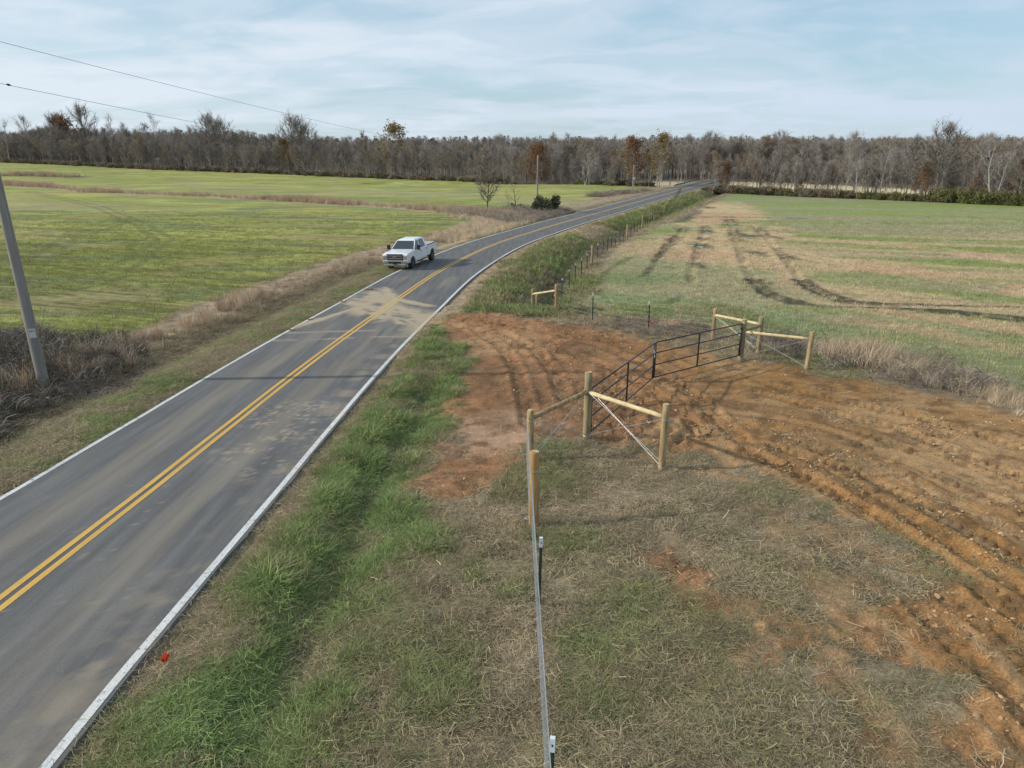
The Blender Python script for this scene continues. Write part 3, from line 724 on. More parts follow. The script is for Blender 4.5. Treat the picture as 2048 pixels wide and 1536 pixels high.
# ------------------------------------------------------------------ scattering (ground cover nobody could count)
def scatter_group(name, protos):
    col = bpy.data.collections.new(name + '_kinds')
    for p in protos: col.objects.link(p)
    g = bpy.data.node_groups.new(name, 'GeometryNodeTree')
    g.interface.new_socket('Geometry', in_out='INPUT', socket_type='NodeSocketGeometry')
    g.interface.new_socket('Geometry', in_out='OUTPUT', socket_type='NodeSocketGeometry')
    K = g.links.new
    gi = g.nodes.new('NodeGroupInput'); go = g.nodes.new('NodeGroupOutput')
    ci = g.nodes.new('GeometryNodeCollectionInfo'); ci.inputs['Collection'].default_value = col
    ci.inputs['Separate Children'].default_value = True; ci.inputs['Reset Children'].default_value = True
    ip = g.nodes.new('GeometryNodeInstanceOnPoints'); ip.inputs['Pick Instance'].default_value = True
    def at(n, typ):
        a = g.nodes.new('GeometryNodeInputNamedAttribute'); a.data_type = typ; a.inputs['Name'].default_value = n; return a.outputs[0]
    K(gi.outputs[0], ip.inputs['Points']); K(ci.outputs[0], ip.inputs['Instance'])
    K(at('idx', 'INT'), ip.inputs['Instance Index'])
    K(at('rot', 'FLOAT_VECTOR'), ip.inputs['Rotation']); K(at('scl', 'FLOAT_VECTOR'), ip.inputs['Scale'])
    K(ip.outputs[0], go.inputs[0])
    return g
def scatter(name, protos, P, rot, scl, tint, label=None, cat=None, group=None):
    P = np.asarray(P, np.float32); n = len(P)
    me = bpy.data.meshes.new(name); me.vertices.add(n); me.vertices.foreach_set('co', P.ravel())
    a = me.attributes.new('idx', 'INT', 'POINT'); a.data.foreach_set('value', RNG.integers(0, len(protos), n).astype(np.int32))
    a = me.attributes.new('rot', 'FLOAT_VECTOR', 'POINT'); a.data.foreach_set('vector', np.asarray(rot, np.float32).ravel())
    scl = np.asarray(scl, np.float32)
    if scl.ndim == 1: scl = np.repeat(scl[:, None], 3, 1)
    a = me.attributes.new('scl', 'FLOAT_VECTOR', 'POINT'); a.data.foreach_set('vector', scl.ravel())
    a = me.attributes.new('tint', 'FLOAT', 'POINT'); a.data.foreach_set('value', np.asarray(tint, np.float32))
    o = bpy.data.objects.new(name, me); COL.objects.link(o)
    md = o.modifiers.new('scatter', 'NODES'); md.node_group = scatter_group(name, protos)
    tag(o, label, cat, group, kind='stuff')
    return o
def tuft(name, mat, n=26, h=.22, spread=.10, lean=.5, width=.007, seed=0, droop=.5, hmin=.45):
    r = random.Random(seed); V = []; Q = []; T = []
    for i in range(n):
        a = r.uniform(0, 2 * math.pi); d = spread * math.sqrt(r.random())
        bx, by = d * math.cos(a), d * math.sin(a)
        la = a + r.gauss(0, .7); le = lean * r.uniform(.3, 1.3); hh = h * r.uniform(hmin, 1.15)
        wa = r.uniform(0, math.pi); w = width * r.uniform(.7, 1.3)
        dx, dy = math.cos(la), math.sin(la); b = len(V)
        for k, (t, ww) in enumerate(((0, 1), (.5, .85), (1, .12))):
            out = hh * le * (t ** 1.6); z = hh * (t - droop * le * t * t * .6)
            px, py = bx + dx * out, by + dy * out
            V.append((px - math.cos(wa) * w * ww * .5, py - math.sin(wa) * w * ww * .5, z))
            V.append((px + math.cos(wa) * w * ww * .5, py + math.sin(wa) * w * ww * .5, z))
        Q += [(b, b + 1, b + 3, b + 2), (b + 2, b + 3, b + 5, b + 4)]
    return mesh_np(name, V, quads=Q, mats=[mat], link=False)
def litter(name, mat, n=30, ln=.16, spread=.18, width=.006, seed=0, lift=.03):
    r = random.Random(seed); V = []; Q = []
    for i in range(n):
        x, y = r.gauss(0, spread), r.gauss(0, spread); a = r.uniform(0, 6.28); l = ln * r.uniform(.4, 1.3); w = width * r.uniform(.6, 1.4)
        t = r.uniform(-.25, .35); b = len(V); cx_, sy_ = math.cos(a), math.sin(a); z0 = r.uniform(.004, lift)
        bend = r.uniform(-.12, .12) * l
        for k in (-1, 0, 1):
            px = x + cx_ * l * .5 * k - sy_ * bend * (k * k); py = y + sy_ * l * .5 * k + cx_ * bend * (k * k); pz = z0 + l * .5 * t * k + .01
            V.append((px + sy_ * w * .5, py - cx_ * w * .5, pz)); V.append((px - sy_ * w * .5, py + cx_ * w * .5, pz + w * .3))
        Q += [(b, b + 1, b + 3, b + 2), (b + 2, b + 3, b + 5, b + 4)]
    return mesh_np(name, V, quads=Q, mats=[mat], link=False)
def rand_pts(x0, x1, y0, y1, n, persp=False):
    X = RNG.uniform(x0, x1, n); Y = RNG.uniform(y0, y1, n)
    return X, Y
def put(X, Y, dz=0.0):
    return np.stack([X, Y, height(X, Y) + dz], 1)
def rots(n, tilt=.12):
    return np.stack([RNG.normal(0, tilt, n), RNG.normal(0, tilt, n), RNG.uniform(0, 6.283, n)], 1)

M_GRASS = tint_mat('verge_grass', [(0, (.47, .37, .24)), (.24, (.33, .265, .165)), (.46, (.27, .25, .12)), (.65, (.26, .285, .115)), (1, (.235, .32, .11))], trans=.22)
M_STRAWG = tint_mat('dry_stems', [(0, (.38, .28, .19)), (.5, (.50, .39, .27)), (1, (.64, .53, .38))], trans=.2)
M_WHEATG = tint_mat('field_shoots', [(0, (.30, .25, .13)), (.35, (.28, .27, .09)), (1, (.23, .265, .065))], trans=.25)

def build_cover():
    green = [tuft('grass_tuft', M_GRASS, n=30, h=.20, spread=.12, lean=1.1, width=.008, seed=i, droop=.9, hmin=.3) for i in range(6)]
    X, Y = rand_pts(-6, 1.5, 4.5, 36, 52000)
    g = greenf(X, Y); cl = clayf(X, Y); dr = road_u(X, Y) - HW
    k = (dr > .10) & (cl < .35) & (RNG.random(len(X)) < np.clip(1.3 * g + .10, 0, 1) * np.interp(Y, [5, 20, 36], [1, .8, .6])); X, Y, g, dr = X[k], Y[k], g[k], dr[k]
    cl_ = .12 + 1.65 * fbm(X * 1.2, Y * 1.2, 500, 3) ** 1.1
    hue = fbm(X * 2.2, Y * 2.2, 503, 3)
    scatter('verge_grass', green, put(X, Y, -.02), rots(len(X), .3), (.45 + .7 * g) * cl_ * RNG.uniform(.6, 1.3, len(X)) * (1 + Y / 60), np.clip(.32 + g * .62 + (hue - .5) * .9 + RNG.normal(0, .14, len(X)) - .5 * (RNG.random(len(X)) < .12), 0, 1),
            'long green grass clumps between road edge and wire fence', 'grass')
    # 2. thatch and short grass round the fence
    sh = [tuft('short_tuft', M_GRASS, n=20, h=.11, spread=.12, lean=1.0, width=.007, seed=20 + i, droop=.6) for i in range(4)] + [litter('straw_litter', M_GRASS, 46, .15, .16, .0042, seed=30 + i) for i in range(6)]
    X, Y = rand_pts(-5.5, 13, 4.0, 31, 84000)
    # thinner with distance
    k = RNG.random(len(X)) < np.clip(1.25 - Y / 28, .25, 1)
    X, Y = X[k], Y[k]
    g = greenf(X, Y); cl = clayf(X, Y); dr = road_u(X, Y) - HW
    k = (dr > .12) & (RNG.random(len(X)) < (1 - .72 * semif(X, Y)) * np.where(cl > .5, .03, .30 + .70 * ss(.36, .54, fbm(X * .9, Y * .9, 515, 4))))
    X, Y, g, cl = X[k], Y[k], g[k], cl[k]
    dry = fbm(X * .5, Y * .5, 510, 3)
    scatter('dry_grass', sh, put(X, Y, -.005), rots(len(X), .15), RNG.uniform(.7, 1.35, len(X)), np.clip(g * .95 + (.5 - dry) * .5 + RNG.normal(.15, .15, len(X)), 0, 1),
            'matted dry and green grass on the ground around the wire fence', 'grass')
    # 3. left verge, mown
    X, Y = rand_pts(-22, -9, 12, 62, 46000)
    dl = -road_u(X, Y) - HW
    k = (dl > .1) & (dl < 5.2) & (RNG.random(len(X)) < .95); X, Y, dl = X[k], Y[k], dl[k]
    g = greenf(X, Y)
    scatter('mown_grass', sh, put(X, Y), rots(len(X), .15), RNG.uniform(.9, 1.7, len(X)), np.clip(g * .9 + RNG.normal(.16, .13, len(X)), 0, 1),
            'short olive and brown grass on the far shoulder of the road', 'grass')
    # 4. tall dead grass strip
    tall = [tuft('tall_tuft', M_STRAWG, n=30, h=.85, spread=.22, lean=.35, width=.014, seed=50 + i, droop=.2, hmin=.5) for i in range(4)]
    X, Y = rand_pts(-30, 8, 14, 125, 42000)
    dl = -road_u(X, Y) - HW
    w0 = np.interp(Y, [20, 34, 48], [4.8, 4.8, 3.6]) + (fbm(X * .3, Y * .3, 520, 3) - .5) * 2.4; w1 = np.interp(Y, [14, 22, 34, 48, 60, 80, 125], [8.6, 7.4, 6.7, 6.5, 6.1, 6, 5.6]) + (fbm(X * .3 + 5, Y * .3, 523, 3) - .5) * 2.2
    dens = ss(.30, .55, fbm(X * .45, Y * .45, 526, 3))
    core = (dl > w0) & (dl < w1)
    k = core & (RNG.random(len(X)) < .25 + .75 * dens) & (RNG.random(len(X)) < np.where(Y < 60, 1, .6)); X, Y, dl, dens = X[k], Y[k], dl[k], dens[k]
    prof = np.interp(dl, [3, 4.5, 6, 8.5], [.35, .55, .85, .5]) * np.interp(Y, [14, 24, 34, 46, 60], [1.0, 1.05, 1.1, .8, .65])
    scatter('dead_grass', tall, put(X, Y, -.03), rots(len(X), .1), prof * RNG.uniform(.55, 1.15, len(X)) * (.6 + .6 * dens), np.clip(RNG.normal(.35, .22, len(X)) + ss(45, 70, Y) * .25, 0, 1),
            'tall tan dead grass along the edge of the left field', 'grass')
    # 5. mid-field ditch and tan patch
    XX = []; YY = []; TT = []; SS = []
    for (pts, w, n, t, s) in ((MIDDITCH, 2.6, 6500, .15, 1.35), (UPDITCH, 4.0, 1800, .0, 1.9)):
        pts = np.array(pts); seg = np.hypot(*(pts[1:] - pts[:-1]).T); cum = np.concatenate([[0], np.cumsum(seg)])
        q = RNG.uniform(0, cum[-1], n); x = np.interp(q, cum, pts[:, 0]) + RNG.normal(0, w * .5, n); y = np.interp(q, cum, pts[:, 1]) + RNG.normal(0, w * .5, n)
        dn = fbm(x * .05, y * .05, 530, 3)
        k = RNG.random(n) < .25 + ss(.4, .6, dn)
        XX.append(x[k]); YY.append(y[k]); TT.append(np.full(k.sum(), t) + RNG.uniform(0, .4, k.sum())); SS.append(s * RNG.uniform(.4, 1.2, k.sum()) * (.5 + dn[k]))
    x, y = rand_pts(-14, 8, 78, 132, 9000)
    k = (sdp(x, y, TANGRASS) < 1) & (-road_u(x, y) - HW > .8); XX.append(x[k]); YY.append(y[k]); TT.append(RNG.uniform(.5, 1, k.sum())); SS.append(RNG.uniform(.4, .9, k.sum()))
    X, Y, T, S = map(np.concatenate, (XX, YY, TT, SS))
    scatter('ditch_grass', tall, put(X, Y, -.05), rots(len(X), .1), S, np.clip(T, 0, 1), 'tan and brown dead grass lining the ditch across the left field', 'grass')
    # 6. weeds behind the drive on the right
    X = RNG.uniform(8, 26, 16000); Y = RNG.uniform(14, 34, 16000)
    d, s, sg = pld(X, Y, SPLIT)
    k = (sg > -.25) & (d < 2.0 * ss(0, 5, s) + .3) & (RNG.random(len(X)) < np.exp(-((d - 1.0) / .9) ** 2)); X, Y, d, s = X[k], Y[k], d[k], s[k]
    hump = .65 + .6 * np.exp(-((s - 4.2) / 1.9) ** 2)
    weeds = [tuft('weed_tuft', M_STRAWG, n=22, h=.95, spread=.2, lean=.5, width=.012, seed=70 + i, droop=.1, hmin=.4) for i in range(4)]
    scatter('dead_weeds', weeds, put(X, Y, -.04), rots(len(X), .15), hump * RNG.uniform(.45, 1.05, len(X)), np.clip(RNG.normal(.22, .25, len(X)) + .5 * (d < .8), 0, 1),
            'brown dead weeds standing along the far edge of the clay drive', 'weeds')
    # 7. green bank by the fence beyond the drive, and the rough strip in front of the field
    X, Y = rand_pts(-5, 46, 35, 200, 120000)
    dr = road_u(X, Y) - HW
    k = (dr > .3) & (dr < 8.5) & (RNG.random(len(X)) < np.interp(Y, [35, 60, 100, 200], [1, .7, .35, .2])); X, Y, dr = X[k], Y[k], dr[k]
    g = greenf(X, Y); cl = clayf(X, Y); k = cl < .3; X, Y, dr, g = X[k], Y[k], dr[k], g[k]
    bank = [tuft('bank_tuft', M_GRASS, n=24, h=.27, spread=.2, lean=.8, width=.018, seed=90 + i, droop=.6) for i in range(4)]
    sc_ = RNG.uniform(.5, 1.2, len(X)) * (.5 + .7 * g) * (1 + Y / 120)
    scatter('bank_grass', bank, put(X, Y, -.03), rots(len(X), .15), sc_, np.clip(g * .62 + (fbm(X * .7, Y * .5, 560, 4) - .5) * 1.1 + RNG.normal(.06, .15, len(X)), 0, 1), 'green grass on the ditch bank between road and far fence', 'grass')
    X, Y = rand_pts(1, 13, 26, 41, 9000)
    d, s, sg = pld(X, Y, SPLIT)
    k = (clayf(X, Y) < .3); X, Y = X[k], Y[k]; g = greenf(X, Y)
    scatter('rough_grass', bank + sh, put(X, Y, -.03), rots(len(X), .15), RNG.uniform(.4, .95, len(X)), np.clip(g * .7 + RNG.normal(.12, .13, len(X)), 0, 1), 'rough brown and green grass in front of the cross fence', 'grass')
    # 8. young wheat, left field
    shoots = [tuft('shoot_tuft', M_WHEATG, n=16, h=.13, spread=.22, lean=.5, width=.013, seed=110 + i, droop=.3) for i in range(4)]
    X, Y = rand_pts(-105, -8, 22, 125, 150000)
    dl = -road_u(X, Y) - HW
    row = np.abs(((Y * .94 + X * .33) / .75) % 1 - .5)
    k = (dl > 7.6) & (np.abs(X) < Y * .85 + 2) & (RNG.random(len(X)) < np.interp(Y, [22, 40, 70, 125], [1, .7, .32, 0])) & (row < .36) & (fbm(X * .12, Y * .25, 105, 4) < .63); X, Y = X[k], Y[k]
    scatter('wheat_shoots', shoots, put(X, Y, -.01), rots(len(X), .15), RNG.uniform(.6, 1.3, len(X)) * (1 + Y / 150), np.clip(RNG.normal(.42, .24, len(X)) + (fbm(X * .1, Y * .2, 555, 3) - .5), 0, 1), 'young green wheat sprouting in rows in the left field', 'crop')
    # 9. right field stubble and shoots
    X, Y = rand_pts(2, 105, 24, 125, 150000)
    d, s, sg = pld(X, Y, SPLIT); dr = road_u(X, Y) - HW
    k = (sg > 1.5) & (dr > 8.6) & (X < Y * .85 + 2) & (RNG.random(len(X)) < np.interp(Y, [24, 40, 70, 125], [1, .75, .35, 0])); X, Y = X[k], Y[k]
    zc_, _, _ = zone(X, Y)
    gt = np.clip((zc_[:, 1] / zc_[:, 0] - .74) * 1.9, 0, 1)
    k = zc_.sum(1) > .34; X, Y, gt = X[k], Y[k], gt[k]
    M_ST = tint_mat('stubble', [(0, (.50, .38, .25)), (.45, (.38, .33, .19)), (.75, (.27, .29, .13)), (1, (.19, .24, .085))], trans=.2)
    st = [tuft('stubble_tuft', M_ST, n=14, h=.12, spread=.2, lean=.5, width=.013, seed=130 + i, droop=.2) for i in range(4)]
    scatter('field_stubble', st, put(X, Y, -.01), rots(len(X), .15), RNG.uniform(.6, 1.2, len(X)) * (1 + Y / 150), np.clip(gt + RNG.normal(0, .13, len(X)), 0, 1), 'tan stubble and thin green growth covering the right field', 'crop')
    # 10. loose clods on the clay
    M_CLOD = tint_mat('clay_clod', [(0, (.17, .10, .05)), (.5, (.26, .16, .08)), (1, (.36, .25, .15))], trans=0.0, rough=.95, val=(.8, 1.15))
    clods = []
    for s_ in range(5):
        bm = bmesh.new(); bmesh.ops.create_icosphere(bm, subdivisions=2, radius=.5)
        rr = random.Random(s_)
        off = [Vector((rr.uniform(-1, 1), rr.uniform(-1, 1), rr.uniform(-1, 1))) for _ in range(7)]
        for v in bm.verts:
            k = 1 + sum(.16 * math.sin(4.5 * v.co.dot(o) + i) for i, o in enumerate(off)) * .5
            v.co = Vector((v.co.x * k * 1.2, v.co.y * k, v.co.z * k * .62))
        me = bpy.data.meshes.new('clod'); bm.to_mesh(me); bm.free(); me.materials.append(M_CLOD)
        clods.append(bpy.data.objects.new('clod', me))
    X, Y = rand_pts(-4, 24, 4.5, 38, 60000)
    cl = clayf(X, Y); calm = ss(.35, .65, fbm(X * .22 + 3, Y * .22, 57, 2)); cm = fbm(X * 1.2, Y * 1.2, 540, 3)
    k = (cl > .4) & (RNG.random(len(X)) < (.06 + .9 * ss(.45, .65, cm)) * (1 - .8 * calm)); X, Y = X[k], Y[k]
    sz = .018 + .05 * RNG.random(len(X)) ** 3 + .015 * RNG.random(len(X))
    scatter('clay_clods', clods, put(X, Y, .0), rots(len(X), .5), sz * 1.15, RNG.random(len(X)) ** 1.4, 'loose clods of reddish clay lying on the drive', 'dirt')
    # dried mud flakes on the asphalt
    # 11. corn-stalk litter, pale
    lt = [litter('stalk_litter', M_STRAWG, 3, .28, .4, .012, seed=150 + i, lift=.03) for i in range(4)]
    X, Y = rand_pts(-3, 20, 4.5, 30, 1300)
    k = (road_u(X, Y) - HW > 2.5) & (RNG.random(len(X)) < 1 - .6 * clayf(X, Y)); X, Y = X[k], Y[k]
    scatter('straw_stalks', lt, put(X, Y, .01), rots(len(X), .05), RNG.uniform(.35, .95, len(X)), RNG.uniform(.1, .9, len(X)), 'pale broken stalks strewn over grass and clay', 'stalks')
build_cover()

# ------------------------------------------------------------------ timber, steel
M_WOOD = noisy('treated_pine', (.42, .32, .17), (.25, .18, .095), 9, .85, (1, 1, .12), .6, c3=(.16, .12, .07), s3=22)
M_WOODG = noisy('dull_pine', (.33, .265, .15), (.20, .16, .095), 9, .85, (1, 1, .12), .6, c3=(.14, .115, .07), s3=22)  # darker, greyer pine for gate posts and a few other timbers
M_WOODO = noisy('fresh_pine', (.36, .22, .085), (.25, .15, .06), 8, .8, (1, 1, .12), .6, c3=(.38, .29, .16), s3=18)
M_PALE = noisy('peeled_rail', (.62, .51, .30), (.50, .39, .21), 6, .8, (.4, .4, .4), .4, c3=(.40, .30, .17), s3=18)
M_END = noisy('end_grain', (.55, .40, .22), (.42, .28, .14), 20, .85)
M_GALV = noisy('galvanised_wire', (.50, .53, .55), (.38, .41, .43), 60, .42, metal=.6)
M_GATE = noisy('black_gate_paint', (.018, .019, .022), (.032, .033, .036), 9, .38, spec=.5)
M_TPOST = noisy('green_post_paint', (.018, .040, .030), (.03, .05, .04), 12, .5)
M_CAP = noisy('white_post_tip', (.66, .70, .74), (.55, .60, .64), 12, .55)
M_GPOLE = noisy('weathered_pole', (.25, .235, .215), (.19, .175, .16), 6, .9, (1, 1, .06), .3, c3=(.29, .275, .255), s3=20)
M_RUST = noisy('rusty_steel', (.16, .09, .06), (.10, .06, .05), 20, .8)

def log(mb_or_none, name, a, b, r0, r1, mat, parent, seed=0, n=12, chamfer=True):
    """a round timber from a to b, slightly uneven"""
    r = random.Random(seed); a = Vector(a); b = Vector(b); m = MB(); N = 9
    pts = []; rad = []
    ax = (b - a).normalized(); p1 = ax.orthogonal().normalized(); p2 = ax.cross(p1)
    for i in range(N + 1):
        t = i / N; off = (p1 * r.uniform(-1, 1) + p2 * r.uniform(-1, 1)) * r0 * .05
        pts.append(a.lerp(b, t) + off); rad.append(lerp(r0, r1, t) * r.uniform(.97, 1.03))
    if chamfer:
        pts.append(b + ax * .012); rad.append(r1 * .86)
    m.tube(pts, rad, n)
    o = m.build(name, mat, parent, smooth=True)
    return o
def post(name, x, y, h, r, parent, mat=None, lean=(0, 0), seed=0, sink=.25):
    z = H(x, y); m = mat or M_WOOD
    p = log(None, name, (x, y, z - sink), (x + lean[0], y + lean[1], z + h), r * 1.04, r * .96, m, parent, seed)
    e = MB(); e.tube([(x + lean[0], y + lean[1], z + h + .008), (x + lean[0] * 1.01, y + lean[1] * 1.01, z + h + .016)], r * .84, 12)
    e.build('end_grain', M_END, p)
    return Vector((x + lean[0], y + lean[1], z + h)), z
def wire(m, pts, r=.004, n=4): m.tube(pts, r, n, cap=False)
def sagline(a, b, sag=.02, n=6):
    a, b = Vector(a), Vector(b)
    return [a.lerp(b, i / n) - Vector((0, 0, sag * 4 * (i / n) * (1 - i / n))) for i in range(n + 1)]
def tposts(fence, spots, h=1.33, tip=.16, rr=.022, tips=99):
    for i, (x, y) in enumerate(spots):
        z = H(x, y); w = rr; m = MB()
        m.box((0, 0, h / 2 - .15), (w * 2.0, w * .5, h + .3)); m.box((0, w * .9, h / 2 - .15), (w * .5, w * 1.5, h + .3))
        for k in range(int(h / .12)): m.box((0, -w * .4, .08 + k * .12), (w * .7, w * .5, .03))
        o = m.build('t_post', M_TPOST, fence); o.location = (x, y, z); o.rotation_euler = (random.uniform(-.02, .02), random.uniform(-.02, .02), random.uniform(-.3, .3))
        if i < tips: c = MB(); c.box((0, w * .45, h - tip / 2 + .003), (w * 2.3, w * 2.0, tip)); c.build('post_tip', M_CAP, o)

# --- near brace assembly and woven wire fence
CX, CY = 2.04, 17.96
B_, A_, C_, D_ = (.45, 13.0), (.47, 16.45), (CX, CY), (3.67, 15.88)
nf = empty('corner_brace', (0, 0, 0)); tag(nf, 'near wooden corner brace with round posts and pale rails at the close end of gate', 'fence brace')
tB, zB = post('post', B_[0], B_[1], 1.66, .105, nf, M_WOODO, (.0, 0), 1)
tA, zA = post('post', A_[0], A_[1], 1.42, .085, nf, M_WOOD, (-.01, 0), 2)
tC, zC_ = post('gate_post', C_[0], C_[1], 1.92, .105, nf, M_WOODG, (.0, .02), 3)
tD, zD = post('post', D_[0], D_[1], 1.70, .088, nf, M_WOOD, (.0, -.01), 4)
rA = Vector((A_[0], A_[1], tA.z - .20)); rC = Vector((C_[0], C_[1], tC.z - .52)); rD = Vector((D_[0], D_[1], tD.z - .33))
def rail(a, b, ra, rb, r, mat, par, seed):
    d = (b - a).normalized(); log(None, 'rail', a + d * ra, b - d * rb, r, r * .95, mat, par, seed, chamfer=False)
rail(rA, rC, .06, .08, .062, M_WOOD, nf, 7)
rail(rC + Vector((0, 0, -.03)), rD, .08, .06, .060, M_PALE, nf, 8)
def xbrace(par, P, Q, zt0, zb0, zt1, zb1, r=.0042):
    m = MB(); P = Vector(P); Q = Vector(Q)
    off = Vector((0, 0, 0)); d = (Q - P).normalized(); sd = Vector((-d.y, d.x, 0)) * .06
    a0, a1 = Vector((P.x, P.y, zt0)), Vector((Q.x, Q.y, zb1)); b0, b1 = Vector((P.x, P.y, zb0)), Vector((Q.x, Q.y, zt1))
    for s in (-1, 1):
        for (p, q) in ((a0, a1), (b0, b1)):
            mid = p.lerp(q, .5)
            wire(m, [p + sd * s, p.lerp(mid, .5) + sd * s * .5, mid + sd * s * .06, mid.lerp(q, .5) + sd * s * .5, q + sd * s], r)
    for c, zz in ((P, zt0), (P, zb0), (Q, zt1), (Q, zb1)):
        m.tube([(c.x + math.cos(t) * .11, c.y + math.sin(t) * .11, zz + .01 * math.sin(t)) for t in np.linspace(0, 6.283, 13)], r, 4)
    mid = a0.lerp(a1, .5); m.tube([mid - Vector((0, 0, .05)), mid + Vector((0, 0, .14))], .012, 5)
    m.build('brace_wire', M_GALV, par)
xbrace(nf, C_, D_, tC.z - .48, zC_ + .14, tD.z - .36, zD + .12)
xbrace(nf, A_, C_, tA.z - .24, zA + .15, tC.z - .55, zC_ + .15, .004)
m = MB(); m.tube([(B_[0] + math.cos(t) * .112, B_[1] + math.sin(t) * .112, tB.z - .34 + .05 * math.sin(t)) for t in np.linspace(0, 6.283, 14)], .008, 5); m.build('wire_wrap', M_GALV, nf)
m = MB(); m.tube([(B_[0] - .14 + math.cos(t) * .05, B_[1] - .2 + math.sin(t) * .05, zB + .30) for t in np.linspace(0, 5, 8)], .012, 5); m.build('wire_tail', M_GALV, nf)

def woven(name, par, p, q, hs, stay, r, mat=M_GALV, offs=0.0, clips=False):
    """horizontal strands at heights hs with vertical stays between two points on the ground"""
    m = MB(); n = max(2, int(math.dist(p, q) / 1.2)); G = []
    for i in range(n + 1):
        t = i / n; x = lerp(p[0], q[0], t); y = lerp(p[1], q[1], t); G.append((x, y, lerp(H(*p), H(*q), t)))
    for h in hs: m.tube([(x, y, z + h + random.uniform(-.008, .008)) for x, y, z in G], r, 4, cap=False)
    L_ = math.dist(p, q); k = int(L_ / stay) if stay else 0
    for i in range(k + 1):
        t = i / max(1, k); x = lerp(p[0], q[0], t); y = lerp(p[1], q[1], t); z = lerp(H(*p), H(*q), t)
        pts = [(x + random.uniform(-.006, .006), y + random.uniform(-.01, .01), z + h) for h in hs]
        m.tube(pts, r * .85, 4, cap=False)
        if clips:
            for h in hs:
                m.box((x, y, z + h), (r * 3.4, r * 5, r * 3.4))
    return m.build(name, mat, par)
wf = empty('woven_wire_fence', (0, 0, 0)); tag(wf, 'silvery woven wire fence on green steel posts beside the near grass verge', 'fence')
HS = [.06, .14, .23, .33, .44, .56, .69, .83, .98, 1.12]
woven('woven_wire', wf, (.38, 2.5), (.40, 12.88), HS, .15, .0015, clips=True)
woven('woven_wire', wf, (.36, 13.0), (.37, 16.45), HS, .15, .0019)
woven('top_wire', wf, (.38, 2.5), (.37, 16.45), [1.24, 1.34], 0, .0028)
woven('woven_wire', wf, (.50, 16.55), (2.0, 17.88), HS[:7], .30, .0017)
M_OLDG = M_TPOST
tposts(wf, [(.445, 10.0), (.40, 5.66)], 1.36, .17, .023)

# --- gate: two leaves of black tube
def gate_leaf(p, q, hp, hq, label):
    g = empty('tube_gate', (p[0], p[1], H(*p))); tag(g, label, 'gate', 'leaves of the black tube gate')
    P = Vector((0, 0, hp)); Q = Vector((q[0] - p[0], q[1] - p[1], H(*q) - H(*p) + hq)); up = Vector((0, 0, 1))
    HG = 1.27; rr = .024
    def bar(name, a, b, r): m = MB(); m.tube([a, b], r, 10); return m.build(name, M_GATE, g, smooth=True)
    bar('top_rail', P + up * HG, Q + up * HG, rr * 1.1); bar('bottom_rail', P, Q, rr)
    for k in (.36, .70): bar('middle_rail', P + up * HG * k, Q + up * HG * k, rr * .9)
    for e, nme in ((P, 'end_upright'), (Q, 'end_upright')): bar(nme, e - up * .01, e + up * (HG + .015), rr * 1.25)
    M_ = P.lerp(Q, .52); m = MB(); m.box(M_ + up * HG / 2, (.05, .05, HG)); m.build('middle_upright', M_GATE, g)
    return g, P, Q
MX, MY = 4.93, 23.66; FX, FY = 9.0, 26.85
def along(a, b, d):
    l = math.dist(a, b); return (a[0] + (b[0] - a[0]) * d / l, a[1] + (b[1] - a[1]) * d / l)
pn = along((CX + .04, CY), (MX, MY), .16)
g1, P1, Q1 = gate_leaf(pn, along((MX, MY), (CX, CY), .05), .13, .10, 'near leaf of the black tube gate, hinged on the nearest gate post')
pf = along((FX, FY), (MX, MY), .15)
g2, P2, Q2 = gate_leaf(pf, along((MX, MY), (FX, FY), .05), .20, .10, 'far leaf of the black tube gate, hinged on the distant gate post')
for g, P, C in ((g1, P1, (CX - pn[0], CY - pn[1])), (g2, P2, (FX - pf[0], FY - pf[1]))):
    for hz in (.18, 1.08):
        m = MB(); m.tube([P + Vector((0, 0, hz)), Vector((C[0] * .5, C[1] * .5, P.z + hz)), Vector((C[0], C[1], P.z + hz))], .014, 8); m.box(P + Vector((0, 0, hz)), (.075, .075, .07)); m.build('hinge', M_GATE, g)
m = MB()
for k in range(9):
    c = Vector((Q1.x * .995, Q1.y * .995, Q1.z + 1.0 - .028 * k)); m.tube([c + Vector((math.cos(t) * .014 * (k % 2) + .03, math.sin(t) * .014 * (1 - k % 2), math.sin(t) * .02)) for t in np.linspace(0, 6.28, 9)], .004, 4)
m.build('chain', M_GALV, g1)

# --- far brace
E1, E2, E3, E4 = (8.92, 30.59), (10.1, 28.08), (FX, FY), (11.01, 25.39)
fb = empty('corner_brace', (0, 0, 0)); tag(fb, 'far wooden corner brace of four posts beyond the black gate by brown weeds', 'fence brace')
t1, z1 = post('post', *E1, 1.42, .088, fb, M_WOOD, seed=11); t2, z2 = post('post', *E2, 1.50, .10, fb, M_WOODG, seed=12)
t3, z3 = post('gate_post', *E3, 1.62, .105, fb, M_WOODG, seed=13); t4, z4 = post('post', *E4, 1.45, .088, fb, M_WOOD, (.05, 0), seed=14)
r1 = Vector((E1[0], E1[1], t1.z - .28)); r2 = Vector((E2[0], E2[1], t2.z - .30)); r3 = Vector((E3[0], E3[1], t3.z - .48)); r4 = Vector((E4[0] + .04, E4[1], t4.z - .26))
rail(r1, r2, .06, .07, .060, M_PALE, fb, 17); rail(r3 + Vector((0, 0, .05)), r2 + Vector((0, 0, -.06)), .08, .07, .060, M_WOODG, fb, 18); rail(r3, r4, .08, .06, .058, M_PALE, fb, 19)
